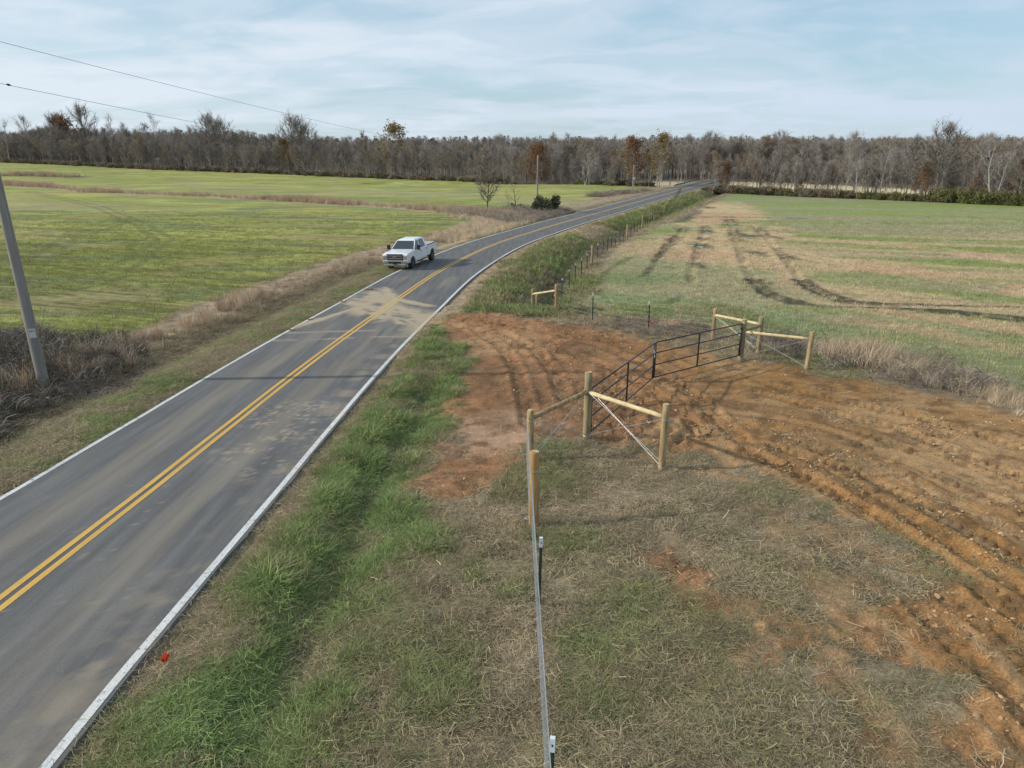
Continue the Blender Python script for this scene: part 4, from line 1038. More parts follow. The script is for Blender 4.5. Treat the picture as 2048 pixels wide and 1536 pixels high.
xbrace(fb, E3, E4, t3.z - .5, z3 + .15, t4.z - .28, z4 + .12); xbrace(fb, E1, E2, t1.z - .3, z1 + .12, t2.z - .35, z2 + .12, .004); xbrace(fb, E3, E2, t3.z - .4, z3 + .12, t2.z - .4, z2 + .12, .004)

# --- small H brace beyond the drive
hb = empty('end_brace', (0, 0, 0)); tag(hb, 'small wooden H brace of three posts beside the grassy ditch beyond the clay drive', 'fence brace')
F1, F2, F3 = [(1.16, 39.53)], [(1.44, 40.23)], [(2.36, 37.43)]
F1, F2, F3 = F1[0], F2[0], F3[0]
u1, _ = post('post', *F1, 1.32, .075, hb, M_WOOD, seed=21); u2, _ = post('post', F2[0] + .02, F2[1] + 1.0, 1.25, .075, hb, M_WOOD, seed=22); u3, _ = post('post', *F3, 1.38, .085, hb, M_WOODO, seed=23)
rail(u1 - Vector((0, 0, .28)), u3 - Vector((0, 0, .30)), .06, .07, .058, M_PALE, hb, 24)

# --- cross fence
cf = empty('wire_fence', (0, 0, 0)); tag(cf, 'short wire fence on two white-tipped green posts behind the clay drive', 'fence')
T1_, T2_ = [(4.05, 34.94)][0], [(6.45, 32.67)][0]
tposts(cf, [T1_, T2_], 1.36, .16, .026)
seq = [F3, T1_, T2_, E1]
for k, h in enumerate((.12, .30, .50, .72, .95, 1.18)):
    m = MB()
    for a, b in zip(seq[:-1], seq[1:]):
        m.tube(sagline((a[0], a[1] - .05, H(*a) + h), (b[0], b[1] - .05, H(*b) + h), .02), .0030, 4, cap=False)
    m.build('wire', M_GALV, cf)
# --- long field fence beside the road
lf = empty('field_fence', (0, 0, 0)); tag(lf, 'long wire fence of dark steel posts following the road ditch towards the bridge', 'fence')
near_spots = [(1.84, 38.91), (2.52, 41.52), (3.37, 47.15), (4.06, 50.03), (4.7, 52.52), (5.29, 54.09), (5.97, 56.68)]
line = near_spots + [(6.75, 60.2), (7.6, 63.5), (8.47, 66.63), (9.22, 69.19), (10.06, 72.58), (10.67, 74.09), (11.43, 76.14), (12.22, 78.92), (12.99, 81.38), (17.52, 96.84), (27.2, 129.66), (33.91, 152.27), (42.64, 184.22)]
# walk on along the line every 3.3 m beyond the spots read one by one
spots = [(2.52, 41.52), (3.37, 47.15), (4.06, 50.03), (4.7, 52.52), (5.29, 54.09), (5.97, 56.68), (7.6, 63.5), (8.47, 66.63), (9.22, 69.19), (10.06, 72.58), (10.67, 74.09), (11.43, 76.14), (12.22, 78.92)]
la = np.array([(12.22, 78.92), (12.99, 81.38), (17.52, 96.84), (27.2, 129.66), (33.91, 152.27), (41.95, 181.76)]); seg = np.hypot(*(la[1:] - la[:-1]).T); cum = np.concatenate([[0], np.cumsum(seg)])
more = [(float(np.interp(s, cum, la[:, 0])), float(np.interp(s, cum, la[:, 1]))) for s in np.arange(2.9, cum[-1], 3.1)]
tposts(lf, spots + more, 1.36, .11, .030, 7)
for i, (px, py, hh) in enumerate([(*[(6.75, 60.2)][0], 1.55), (*[(12.88, 80.69)][0], 1.7), (*[(17.45, 96.84)][0], 1.6), (*[(27.11, 129.66)][0], 1.6), (*[(22.15, 113.02)][0], 1.4), (*[(41.28, 179.33)][0], 1.6)]):
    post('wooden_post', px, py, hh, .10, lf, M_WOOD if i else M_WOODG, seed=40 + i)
allp = [F1] + sorted(spots + more + [[(6.75, 60.2)][0], [(12.88, 80.69)][0]], key=lambda p: p[1])
for h in (.15, .40, .68, .96, 1.2):
    m = MB()
    for a, b in zip(allp[:-1], allp[1:]): m.tube([(a[0], a[1], H(*a) + h), (b[0], b[1], H(*b) + h)], .0035, 3, cap=False)
    m.build('wire', M_RUST, lf)

# ------------------------------------------------------------------ telephone poles and lines
def text_mesh(s, size, mat, parent, loc, rot, ext=.002, name='lettering'):
    c = bpy.data.curves.new(name, 'FONT'); c.body = s; c.size = size; c.extrude = ext; c.align_x = 'CENTER'; c.align_y = 'CENTER'
    t = bpy.data.objects.new(name + '_curve', c); COL.objects.link(t)
    bpy.context.view_layer.update()
    me = bpy.data.meshes.new_from_object(t.evaluated_get(bpy.context.evaluated_depsgraph_get()))
    bpy.data.objects.remove(t)
    me.materials.clear(); me.materials.append(mat)
    o = bpy.data.objects.new(name, me); COL.objects.link(o); o.parent = parent; o.location = loc; o.rotation_euler = rot
    return o
M_BLACK, _, _ = principled('black_ink', (.02, .02, .02), .6)
M_PLATE = noisy('pale_plate', (.55, .56, .55), (.45, .45, .44), 15, .5)
M_WIRE, _, _ = principled('line_wire', (.11, .12, .13), .6)
def tele(x, y, h, r0, r1, label, lean=(0, 0), sign=None, steps=True, hw=True):
    z = H(x, y); p = empty('telephone_pole', (x, y, z)); tag(p, label, 'telephone pole')
    m = MB(); N = 12
    m.tube([(lean[0] * i / N, lean[1] * i / N, -.4 + (h + .4) * i / N) for i in range(N + 1)], [lerp(r0, r1, i / N) * random.uniform(.997, 1.003) for i in range(N + 1)], 16)
    m.build('shaft', M_GPOLE, p, smooth=True)
    if hw:
        m = MB(); m.tube([(lean[0], lean[1], h - .02), (lean[0], lean[1], h + .10)], .035, 8); m.tube([(lean[0], lean[1], h + .10), (lean[0], lean[1], h + .16)], [.05, .03], 8); m.build('insulator', M_PLATE, p)
        m = MB(); m.box((lean[0] + r1 * 1.2, lean[1], h - 1.15), (.10, .05, .12)); m.build('clamp', M_RUST, p)
    return p, z
PX_, PY_ = [(-16.48, 23.74)][0]
pole, pz = tele(PX_, PY_, 11.4, .188, .118, 'tall grey wooden telephone pole with white number plate rising from the brush', (-.15, 0))
# plate faces the viewer
ang = math.atan2(-PX_, -PY_) ; dv = Vector((-PX_, -PY_, 0)).normalized()
plate_z = 2.05
m = MB(); M4 = Matrix.Rotation(math.atan2(dv.y, dv.x) + math.pi / 2, 4, 'Z')
pc = dv * .178 + Vector((-.03, 0, 0))
R_ = Matrix.Translation(Vector((pc.x, pc.y, plate_z))) @ M4
m.box((0, 0, 0), (.20, .008, .32), R_)
pl = m.build('number_plate', M_PLATE, pole)
text_mesh('P01', .105, M_BLACK, pl, R_ @ Vector((0, -.006, .07)), (math.radians(90), 0, math.atan2(dv.y, dv.x) + math.pi / 2), .001)
q1 = [(4.36, 127.27)][0]; q2 = [(29.09, 177.22)][0]; q3 = [(48.34, 225.42)][0]
p1, pz1 = tele(q1[0], q1[1], 9.0, .17, .12, 'pale telephone pole standing beside the dark bush near the bend in the road', (.06, 0))
p2, pz2 = tele(q2[0], q2[1], 6.4, .17, .12, 'telephone pole with a small white box beside the far straight stretch of road')
m = MB(); m.box((.16, -.1, 3.6), (.45, .28, .30)); m.tube([(.1, 0, 3.5), (.3, -.05, 3.5)], .03, 6); m.build('terminal_box', M_CAP, p2, bevel=.03)
p3, pz3 = tele(q3[0], q3[1], 6.6, .17, .12, 'farthest telephone pole standing by the guard rail of the bridge', steps=False)
p4, pz4 = tele(*[(55.09, 235.49)][0], 6.2, .15, .11, 'thin telephone pole seen over the bridge deck in front of the trees', steps=False)
def line_wire(a, b, sag, r, label):
    m = MB(); N = 40; a, b = Vector(a), Vector(b)
    m.tube([a.lerp(b, i / N) - Vector((0, 0, sag * 4 * (i / N) * (1 - i / N))) for i in range(N + 1)], r, 5, cap=False)
    o = m.build('overhead_wire', M_WIRE); tag(o, label, 'wire'); return o
T0 = Vector((PX_ - .15, PY_, 11.95)); T1 = Vector((q1[0] + .06, q1[1], pz1 + 9.1))
w1 = line_wire(T0, T1, 1.1, .007, 'upper of the two thin overhead wires crossing the sky from the left pole')
w2 = line_wire(T0 - Vector((0, 0, 1.28)), T1 - Vector((0, 0, 1.1)), 1.35, .007, 'lower of the two thin overhead wires crossing the sky from the left pole')
line_wire(T1, (q2[0], q2[1], pz2 + 6.5), .8, .010, 'thin wire between the pole by the dark bush and the pole with the white box')
line_wire((q2[0], q2[1], pz2 + 6.5), (q3[0], q3[1], pz3 + 6.7), .7, .010, 'thin wire between the pole with the white box and the bridge pole')
# continuing behind the viewer
line_wire((PX_ - 14, PY_ - 62, 13.0), T0, 1.0, .011, 'overhead wire leaving the left pole out of the picture')
m = MB(); wp = T0.lerp(T1, .012) - Vector((0, 0, 1.33)); m.tube([wp + Vector((-.02, -.07, .01)), wp, wp + Vector((.02, .09, -.01))], [.015, .04, .012], 8); sp = m.build('wire_splice', M_BLACK); sp.parent = w2

# ------------------------------------------------------------------ bridge
M_CONC = noisy('bridge_concrete', (.30, .30, .29), (.20, .20, .195), .8, .9, c3=(.14, .135, .13), s3=3)
M_RAIL = noisy('guard_rail_steel', (.12, .125, .13), (.20, .205, .21), 2, .6, metal=.3)
def at_road(y, u):
    x, yy, nx, ny = road_frame(np.array([y])); return float(x[0] + u * nx[0]), float(yy[0] + u * ny[0])
br = empty('road_bridge', (*at_road(226, 0), base(0, 226) * 1.0)); ox = br.location.copy(); tag(br, 'low concrete road bridge with dark guard rails where the road meets the trees', 'bridge')
def rel(p): return (p[0] - ox.x, p[1] - ox.y, p[2] - ox.z)
m = MB()
ys = np.linspace(211, 243, 12)
for y0, y1 in zip(ys[:-1], ys[1:]):
    a, b, c, d = at_road(y0, -4.1), at_road(y0, 4.1), at_road(y1, 4.1), at_road(y1, -4.1); zt = float(base(0, y0)) - .03; zb = zt - .75
    v = [rel((*p, z)) for z in (zt, zb) for p in (a, b, c, d)]; k = len(m.v); m.v += v
    for f in ((0, 1, 2, 3), (7, 6, 5, 4), (0, 4, 5, 1), (1, 5, 6, 2), (2, 6, 7, 3), (3, 7, 4, 0)): m.f.append(tuple(k + i for i in f))
m.build('deck', M_CONC, br)
for side in (-1, 1):
    m = MB(); pts = [(*at_road(y, side * 3.95), float(base(0, y))) for y in np.linspace(203 if side < 0 else 209, 246, 16)]
    for dz in (.5, .62, .74): m.tube([rel((p[0], p[1], p[2] + dz)) for p in pts], .075, 6)
    g = m.build('guard_rail', M_RAIL, br)
    for p in pts: m = MB(); m.box(rel((p[0], p[1], p[2] + .35)), (.16, .16, .9)); m.build('rail_post', M_RAIL, g)
for y in (218, 228, 237):
    for u in (-3.2, 0, 3.2): p = at_road(y, u); m = MB(); m.tube([rel((*p, -4.6)), rel((*p, -2.4))], .22, 8); m.build('pier', M_CONC, br)
for y in (211.4, 242.6):
    m = MB(); a = at_road(y, -4.6); b = at_road(y, 4.6); m.tube([rel((*a, -3.3)), rel((*b, -3.3))], .9, 4); m.build('abutment', M_CONC, br)
x_, y_ = [(42.45, 207.59)][0]
mk = MB(); z_ = H(x_, y_); mk.box((x_, y_, z_ + .45), (.16, .06, 1.5)); mk = mk.build('road_marker', M_CAP); tag(mk, 'small white delineator post at the left end of the bridge rail', 'road marker')

# ------------------------------------------------------------------ pickup truck
M_PAINT, t_, b_ = principled('white_paint', (.66, .69, .72), .25, 0, .5); b_.inputs['Coat Weight'].default_value = .4
M_GLASS, _, b_ = principled('tinted_glass', (.018, .026, .032), .03, 0, .9)
M_TYRE = noisy('tyre_rubber', (.018, .018, .018), (.05, .045, .04), 20, .85)
M_RIM, _, _ = principled('rim_metal', (.18, .18, .19), .35, .8)
M_CHROME, _, _ = principled('chrome', (.62, .64, .66), .18, .9)
M_DARKP, _, _ = principled('black_plastic', (.015, .015, .017), .55)
M_LAMP, _, _ = principled('headlamp_lens', (.36, .38, .40), .12, .5)
M_AMB, _, _ = principled('amber_lens', (.75, .20, .06), .25)
M_RED, _, _ = principled('red_lens', (.35, .02, .02), .25)
M_BLUE, _, _ = principled('blue_badge', (.05, .10, .28), .3)
M_SEAT, _, _ = principled('cab_trim', (.10, .10, .11), .8)

def truck(x, y, heading):
    T = empty('pickup_truck', (x, y, 0)); tag(T, 'white crew cab pickup truck parked half off the left edge of the road', 'pickup truck')
    # local: +X forward, Y left, Z up ; origin on the ground under the middle of the wheelbase
    W = 1.00
    FA, RA, WR = 2.03, -2.08, .43   # axles and wheel radius
    def arch(cx_, r, n=9, z0=.62):
        a0 = math.asin((z0 - .43) / r) if abs((z0 - .43) / r) < 1 else 0
        return [(cx_ + r * math.cos(t), .43 + r * math.sin(t)) for t in np.linspace(a0, math.pi - a0, n)]
    def side(prof, w0, w1=None):
        """extrude a side profile across the width"""
        m = MB(); n = len(prof); w1 = w1 or w0
        for s in (1, -1):
            for px, pz in prof: m.v.append((px, s * w0, pz))
        m.f.append(tuple(range(n))); m.f.append(tuple(reversed(range(n, 2 * n))))
        for i in range(n): j = (i + 1) % n; m.f.append((i, j, n + j, n + i))
        return m
    low = [(3.08, .60), (3.12, .95), (3.10, 1.12), (3.02, 1.22), (1.72, 1.36), (1.30, 1.38), (-1.00, 1.38)]
    body = low + [(-1.02, .58)] + arch(0, .1)[:0] + [(1.30, .58)] + list(reversed(arch(FA, .56)))[::1] + []
    # front clip and cab lower, with wheel arch
    prof = [(3.06, .62), (3.12, .80), (3.12, 1.20), (3.06, 1.29), (2.6, 1.34), (1.60, 1.39), (-.98, 1.38), (-.98, .56), (1.38, .56)] + list(reversed(arch(FA, .55, 9, .56)))
    m = side(prof, W); m.build('body', M_PAINT, T, bevel=.03)
    # bed
    prof = [(-1.02, .60), (-1.02, 1.36), (-3.16, 1.38), (-3.20, .66)] + arch(RA, .56, 9, .66)[::-1][::-1][::-1]
    prof = [(-1.02, .60), (-1.02, 1.37), (-3.17, 1.38), (-3.20, .70), (-2.70, .66)] + [p for p in reversed(arch(RA, .56, 9, .66))] + [(-1.45, .60)]
    for s in (1, -1):
        mm = MB(); n = len(prof)
        for yy in (s * W, s * (W - .12)):
            for px, pz in prof: mm.v.append((px, yy, pz))
        mm.f.append(tuple(range(n))); mm.f.append(tuple(reversed(range(n, 2 * n))))
        for i in range(n): j = (i + 1) % n; mm.f.append((i, j, n + j, n + i))
        mm.build('bed_side', M_PAINT, T, bevel=.02)
    mm = MB(); mm.box((-2.1, 0, .78), (2.16, 1.74, .06)); mm.box((-1.06, 0, 1.06), (.06, 1.74, .56)); mm.build('bed_floor', M_DARKP, T)
    for s in (1, -1):
        mm = MB(); mm.box((-2.1, s * (W - .06), 1.392), (2.1, .13, .03)); mm.build('bed_rail', M_DARKP, T)
        mm = MB(); mm.box((-2.08, s * (W - .26), .93), (.9, .28, .28)); mm.build('wheel_well', M_DARKP, T)
    mm = MB(); mm.box((-3.17, 0, 1.02), (.06, 1.72, .72)); mm.build('tailgate', M_PAINT, T, bevel=.015)
    mm = MB(); mm.box((-3.32, 0, .68), (.22, 1.9, .20)); mm.build('rear_bumper', M_CHROME, T, bevel=.03)
    # raised hood
    mm = MB(); v = [(3.03, .84, 1.29), (3.03, -.84, 1.29), (1.55, -.90, 1.40), (1.55, .90, 1.40), (2.97, .74, 1.345), (2.97, -.74, 1.345), (1.58, -.80, 1.445), (1.58, .80, 1.445)]
    mm.v = v; mm.f = [(0, 3, 2, 1), (4, 5, 6, 7), (0, 1, 5, 4), (1, 2, 6, 5), (2, 3, 7, 6), (3, 0, 4, 7)]; mm.build('hood', M_PAINT, T, bevel=.02)
    # cab: pillars and roof over an interior, glass set between
    zb, zt = 1.375, 2.02
    B4 = {'fa': (1.52, .90), 'ra': (-1.0, .93)}
    def ring(t):   # cab outline interpolated bottom->top
        fx = lerp(1.62, .78, t); rx = lerp(-1.00, -.86, t); w = lerp(.955, .735, t); z = lerp(zb, zt, t)
        return [(fx, w * .97, z), (fx, -w * .97, z), (rx, -w, z), (rx, w, z)]
    mm = MB(); N = 6
    rf = [ring(1.0)]; top = ring(1.0)
    mm.v = ring(.93) + [(p[0] * .985 - .0, p[1] * 1.0, p[2]) for p in ring(1.0)] + [(p[0] * .80, p[1] * .80, zt + .065) for p in ring(1.0)]
    mm.f = [(3, 2, 1, 0)] + [(i, (i + 1) % 4, 4 + (i + 1) % 4, 4 + i) for i in range(4)] + [(4 + i, 4 + (i + 1) % 4, 8 + (i + 1) % 4, 8 + i) for i in range(4)] + [(8, 9, 10, 11)]
    mm.build('roof', M_PAINT, T, bevel=.03, smooth=False)
    def pillar(x0, x1, wd, s, name='pillar'):
        mm = MB()
        for t in (0, .96):
            w = lerp(.955, .735, t); z = lerp(zb, zt, t); xa = lerp(x0, x1, t)
            for dx in (-wd / 2, wd / 2):
                for dw in (0, -.06): mm.v.append((xa + dx, s * (w + dw), z))
        mm.f = [(0, 1, 3, 2), (4, 6, 7, 5), (0, 2, 6, 4), (1, 5, 7, 3), (0, 4, 5, 1), (2, 3, 7, 6)]
        mm.build(name, M_PAINT, T)
    for s in (1, -1):
        pillar(1.57, .73, .10, s); pillar(.36, .30, .09, s); pillar(-.88, -.72, .26, s)
    # glass
    def quadp(name, pts, mat, par=T, th=.012):
        c = sum((Vector(p) for p in pts), Vector()) / len(pts); n = (Vector(pts[1]) - Vector(pts[0])).cross(Vector(pts[2]) - Vector(pts[0])).normalized()
        mm = MB(); k = len(pts); mm.v = [tuple(Vector(p) + n * th / 2) for p in pts] + [tuple(Vector(p) - n * th / 2) for p in pts]
        mm.f = [tuple(range(k)), tuple(reversed(range(k, 2 * k)))] + [(i, (i + 1) % k, k + (i + 1) % k, k + i) for i in range(k)]
        return mm.build(name, mat, par)
    def P(xb, xt, t, s, inset=.018):
        w = lerp(.955, .735, t) - inset; return (lerp(xb, xt, t), s * w, lerp(zb, zt, t))
    quadp('windshield', [(1.60, .90, 1.40), (1.60, -.90, 1.40), (.80, -.69, 1.99), (.80, .69, 1.99)], M_GLASS)
    quadp('rear_window', [(-.985, .85, 1.42), (-.985, -.85, 1.42), (-.865, -.66, 1.98), (-.865, .66, 1.98)], M_GLASS)
    for s in (1, -1):
        quadp('side_window', [P(1.52, .70, .03, s), P(.40, .34, .03, s), P(.40, .34, .94, s), P(1.52, .70, .94, s)], M_GLASS)
        quadp('side_window', [P(.32, .26, .06, s), P(-.78, -.62, .06, s), P(-.78, -.62, .94, s), P(.32, .26, .94, s)], M_GLASS)
        for xd, lab in ((.87, 1), (-.30, 2)):
            x0, x1 = (1.36, .38) if lab == 1 else (.36, -.92)
            mm = MB(); mm.box(((x0 + x1) / 2, s * (W + .004), .98), (abs(x0 - x1) - .03, .022, .74)); d = mm.build('door', M_PAINT, T, bevel=.012)
            mm = MB(); mm.box((x1 + .16, s * (W + .03), 1.20), (.20, .035, .05)); mm.build('door_handle', M_DARKP, d, bevel=.01)
        mm = MB(); mm.tube([(1.40, s * .96, 1.42), (1.38, s * 1.16, 1.46)], .03, 6); mm.box((1.36, s * 1.23, 1.56), (.12, .24, .36)); mm.build('side_mirror', M_DARKP, T, bevel=.03)
        mm = MB(); mm.tube([(1.25, s * 1.03, .47), (-1.0, s * 1.03, .47)], .06, 8); mm.build('running_board', M_DARKP, T)
        mm = MB(); mm.box((3.085, s * .80, 1.00), (.10, .34, .34)); h = mm.build('headlight', M_LAMP, T, bevel=.03)
        mm = MB(); mm.box((3.11, s * .94, .93), (.08, .07, .13)); mm.build('turn_signal', M_AMB, h)
        mm = MB(); mm.box((-3.19, s * .92, 1.08), (.05, .14, .48)); mm.build('tail_light', M_RED, T, bevel=.01)
        for xx, nm in ((FA, 'f'), (RA, 'r')):
            w = empty('wheel_hub', (xx, s * .86, WR)); w.parent = T; w.name = 'wheel'
            mm = MB(); pr = [(-.14, .27), (-.145, .36), (-.125, .415), (-.08, .43), (.08, .43), (.125, .415), (.145, .36), (.14, .27)]
            nseg = 28
            for k in range(nseg):
                a = 2 * math.pi * k / nseg
                for (py, pr_) in pr: mm.v.append((pr_ * math.cos(a), py, pr_ * math.sin(a)))
            c = len(pr)
            for k in range(nseg):
                for i in range(c): j = (i + 1) % c; k2 = (k + 1) % nseg; mm.f.append((k * c + i, k * c + j, k2 * c + j, k2 * c + i))
            mm.build('tyre', M_TYRE, w, smooth=True)
            mm = MB(); mm.tube([(0, -.10, 0), (0, .10, 0)], .275, 20); yo = s * .12
            for k in range(6):
                a = 2 * math.pi * k / 6; M_ = Matrix.Rotation(a, 4, 'Y'); mm.box((.15, yo, 0), (.22, .04, .07), M_)
            mm.tube([(0, yo - .02, 0), (0, yo + .03 * s, 0)], .07, 10)
            mm.build('rim', M_RIM, w)
    mm = MB(); mm.box((3.115, 0, 1.05), (.06, 1.30, .46)); gr = mm.build('grille', M_DARKP, T, bevel=.02)
    for z_ in (1.15, .97): mm = MB(); mm.box((3.15, 0, z_), (.04, 1.24, .06)); mm.build('grille_bar', M_CHROME, gr, bevel=.008)
    mm = MB(); mm.box((3.14, 0, 1.285), (.05, 1.32, .03)); mm.box((3.14, 0, .84), (.05, 1.24, .04)); mm.build('grille_frame', M_CHROME, gr)
    mm = MB(); mm.tube([(3.165, 0, 1.06), (3.185, 0, 1.06)], 1.0, 24); 
    mm.v = [(vx, vy * .17, 1.06 + (vz - 1.06) * .068) for vx, vy, vz in mm.v]; mm.build('badge_rim', M_CHROME, gr)
    mm = MB(); mm.tube([(3.175, 0, 1.06), (3.192, 0, 1.06)], 1.0, 24); mm.v = [(vx, vy * .150, 1.06 + (vz - 1.06) * .054) for vx, vy, vz in mm.v]; bd = mm.build('badge', M_BLUE, gr)
    text_mesh('Ford', .085, M_CHROME, bd, (3.194, 0, 1.06), (math.radians(90), 0, math.radians(90)), .001)
    mm = MB()
    mm.v = [(3.06, .99, .58), (3.20, .78, .58), (3.24, 0, .58), (3.20, -.78, .58), (3.06, -.99, .58), (2.72, -1.01, .58), (2.72, 1.01, .58)]
    mm.v += [(p[0], p[1], .80) for p in mm.v[:7]]; mm.f = [(6, 5, 4, 3, 2, 1, 0), (7, 8, 9, 10, 11, 12, 13)] + [(i, (i + 1) % 7, 7 + (i + 1) % 7, 7 + i) for i in range(7)]
    bp = mm.build('front_bumper', M_CHROME, T, bevel=.02)
    mm = MB(); mm.box((3.235, 0, .69), (.03, .98, .12)); mm.build('bumper_opening', M_DARKP, bp)
    mm = MB(); mm.box((3.262, 0, .64), (.02, .31, .15)); mm.build('licence_plate', M_DARKP, bp)
    mm = MB(); mm.box((3.06, 0, .48), (.28, 1.7, .16)); mm.build('air_dam', M_CHROME, T, bevel=.03)
    mm = MB(); mm.box((0, 0, .55), (5.6, .9, .20)); mm.tube([(FA, -.8, .43), (FA, .8, .43)], .07, 8); mm.tube([(RA, -.8, .43), (RA, .8, .43)], .08, 8); mm.build('chassis', M_DARKP, T)
    mm = MB(); mm.box((1.2, .38, 1.425), (.20, .24, .02)); mm.box((1.28, -.3, 1.42), (.24, .30, .02)); mm.build('dashboard_papers', M_CAP, T)
    T.rotation_euler = (0, 0, heading)
    return T
fx, fy = -7.93, 56.35
T = truck(fx, fy, math.atan2(-.967, -.255))
T.location = (fx, fy, float(base(fx, fy)) - .0)
T.rotation_euler = Euler((math.radians(1.6), math.radians(0.9), math.atan2(-.967, -.255)), 'XYZ')

# ------------------------------------------------------------------ small things lying about
M_ORANGE = noisy('orange_tape', (.75, .10, .03), (.60, .06, .02), 20, .5)
def flag(px, py, s, label):
    m = MB(); z = H(px, py) + .16; r = random.Random(int(px * 10))
    for k in range(4):
        a = r.uniform(0, 6); pts = [(px + math.cos(a) * t * s + r.uniform(-.02, .02), py + math.sin(a) * t * s, z + .04 * math.sin(t * 7 + k) + .01) for t in (0, .3, .6, 1)]
        b = len(m.v)
        for p in pts: m.v += [(p[0], p[1] - .05, p[2]), (p[0], p[1] + .05, p[2] + .022), (p[0], p[1] + .05, p[2] + .028), (p[0], p[1] - .05, p[2] + .006)]
        for i in range(3):
            for j in range(4): m.f.append((b + i * 4 + j, b + i * 4 + (j + 1) % 4, b + i * 4 + 4 + (j + 1) % 4, b + i * 4 + 4 + j))
    o = m.build('marker_ribbon', M_ORANGE); tag(o, label, 'ribbon', 'orange marker ribbons')
x_, y_ = [(-4.97, 8.42)][0]; flag(x_, y_, .045, 'orange plastic ribbon lying in the verge grass near the road edge')
x_, y_ = [(6.73, 33.49)][0]; flag(x_, y_, .10, 'orange ribbon at the foot of the white-tipped post nearest the gate corner')
# red clay clods dropped at the lane edge
M_CL2 = noisy('dropped_clay', (.34, .14, .07), (.24, .10, .05), 14, .95, bump=.6)
for (pp, s, lab) in (([(-9.03, 44.29)][0], .26, 'dark red lump of clay on the far lane edge, farthest from the viewer'), ([(-9.55, 40.02)][0], .22, 'red clay lump on the far lane edge where the tan mud smear begins'), ([(-10.12, 34.94)][0], .16, 'small clay lump on the white edge line, middle one of the far side'), ([(-10.36, 32.44)][0], .15, 'small clay lump on the white edge line, nearest one of the far side')):
    bm = bmesh.new()
    for k in range(5):
        a = random.uniform(0, 6.28); ms = Matrix.Translation((math.cos(a) * s * .8, math.sin(a) * s * .5, s * .12)) @ Matrix.Diagonal((s * random.uniform(.5, 1), s * random.uniform(.4, .8), s * random.uniform(.25, .4), 1))
        bmesh.ops.create_icosphere(bm, subdivisions=2, radius=.5, matrix=ms)
    for v in bm.verts: v.co += Vector((random.uniform(-1, 1), random.uniform(-1, 1), random.uniform(-1, 1))) * s * .04
    me = bpy.data.meshes.new('clay_lump'); bm.to_mesh(me); bm.free(); me.materials.append(M_CL2)
    o = bpy.data.objects.new('clay_lump', me); COL.objects.link(o); o.location = (pp[0], pp[1], float(base(*pp)) + .01); tag(o, lab, 'clay lump', 'clay lumps on the lane edge')
# puddles in the ruts
M_WATER, _, b_ = principled('puddle_water', (.10, .10, .10), .04, 0, .6)
for (pp, rx, ry) in (([(19.28, 73.08)][0], .38, .8), ([(24.12, 88.93)][0], .4, .35), ([(27.46, 83.21)][0], .5, .35)):
    z = H(*pp); m = MB(); N = 18
    m.poly([(math.cos(2 * math.pi * k / N) * rx * (1 + .25 * math.sin(3.1 * k)), math.sin(2 * math.pi * k / N) * ry * (1 + .2 * math.cos(2.3 * k)), 0) for k in range(N)])
    o = m.build('puddle', M_WATER); o.location = (pp[0], pp[1], z + .07); tag(o, kind='structure')
# yellow-green clump
yt = tuft('yucca_clump', noisy('yellow_blades', (.42, .38, .09), (.28, .30, .06), 9, .7), n=60, h=.22, spread=.10, lean=1.5, width=.012, seed=900, droop=.7)
COL.objects.link(yt); x_, y_ = [(2.07, 10.51)][0]; yt.location = (x_, y_, H(x_, y_)); tag(yt, 'yellow-green spiky grass clump standing alone in the dry grass', 'grass clump'); yt.name = 'grass_clump'

# ------------------------------------------------------------------ trees
def tmat(name, c, var=.3, rough=.9, c2=None, trans=0.0):
    m, t, b = principled(name, c, rough, 0, .15); K = t.links.new
    oi = nd(t, 'ShaderNodeObjectInfo'); g = nd(t, 'ShaderNodeNewGeometry')
    mr = nd(t, 'ShaderNodeMapRange'); mr.inputs['To Min'].default_value = 1 - var; mr.inputs['To Max'].default_value = 1 + var; K(g.outputs['Random Per Island'], mr.inputs['Value'])
    mr2 = nd(t, 'ShaderNodeMapRange'); mr2.inputs['To Min'].default_value = 1 - var * .6; mr2.inputs['To Max'].default_value = 1 + var * .6; K(oi.outputs['Random'], mr2.inputs['Value'])
    mm = nd(t, 'ShaderNodeMath', operation='MULTIPLY'); K(mr.outputs[0], mm.inputs[0]); K(mr2.outputs[0], mm.inputs[1])
    x = nd(t, 'ShaderNodeMix', data_type='RGBA'); x.inputs['A'].default_value = (*c, 1); x.inputs['B'].default_value = (*(c2 or c), 1)
    mo = nd(t, 'ShaderNodeMath', operation='FRACT'); ml = nd(t, 'ShaderNodeMath', operation='MULTIPLY'); ml.inputs[1].default_value = 7.31; K(oi.outputs['Random'], ml.inputs[0]); K(ml.outputs[0], mo.inputs[0])
    K(mo.outputs[0], x.inputs['Factor'])
    vm = nd(t, 'ShaderNodeVectorMath', operation='SCALE'); K(x.outputs['Result'], vm.inputs[0]); K(mm.outputs[0], vm.inputs['Scale']); K(vm.outputs[0], b.inputs['Base Color'])
    if trans:
        tr = nd(t, 'ShaderNodeBsdfTranslucent'); K(vm.outputs[0], tr.inputs[0]); ms = nd(t, 'ShaderNodeMixShader'); ms.inputs[0].default_value = trans
        K(b.outputs[0], ms.inputs[1]); K(tr.outputs[0], ms.inputs[2]); K(ms.outputs[0], t.nodes['Material Output'].inputs['Surface'])
    return m
M_BARK = tmat('grey_bark', (.19, .17, .145), .2, c2=(.27, .25, .22))
M_BARKD = tmat('dark_bark', (.085, .072, .062), .2, c2=(.13, .11, .095))
M_BARKW = tmat('white_bark', (.38, .36, .33), .15, c2=(.28, .26, .24))
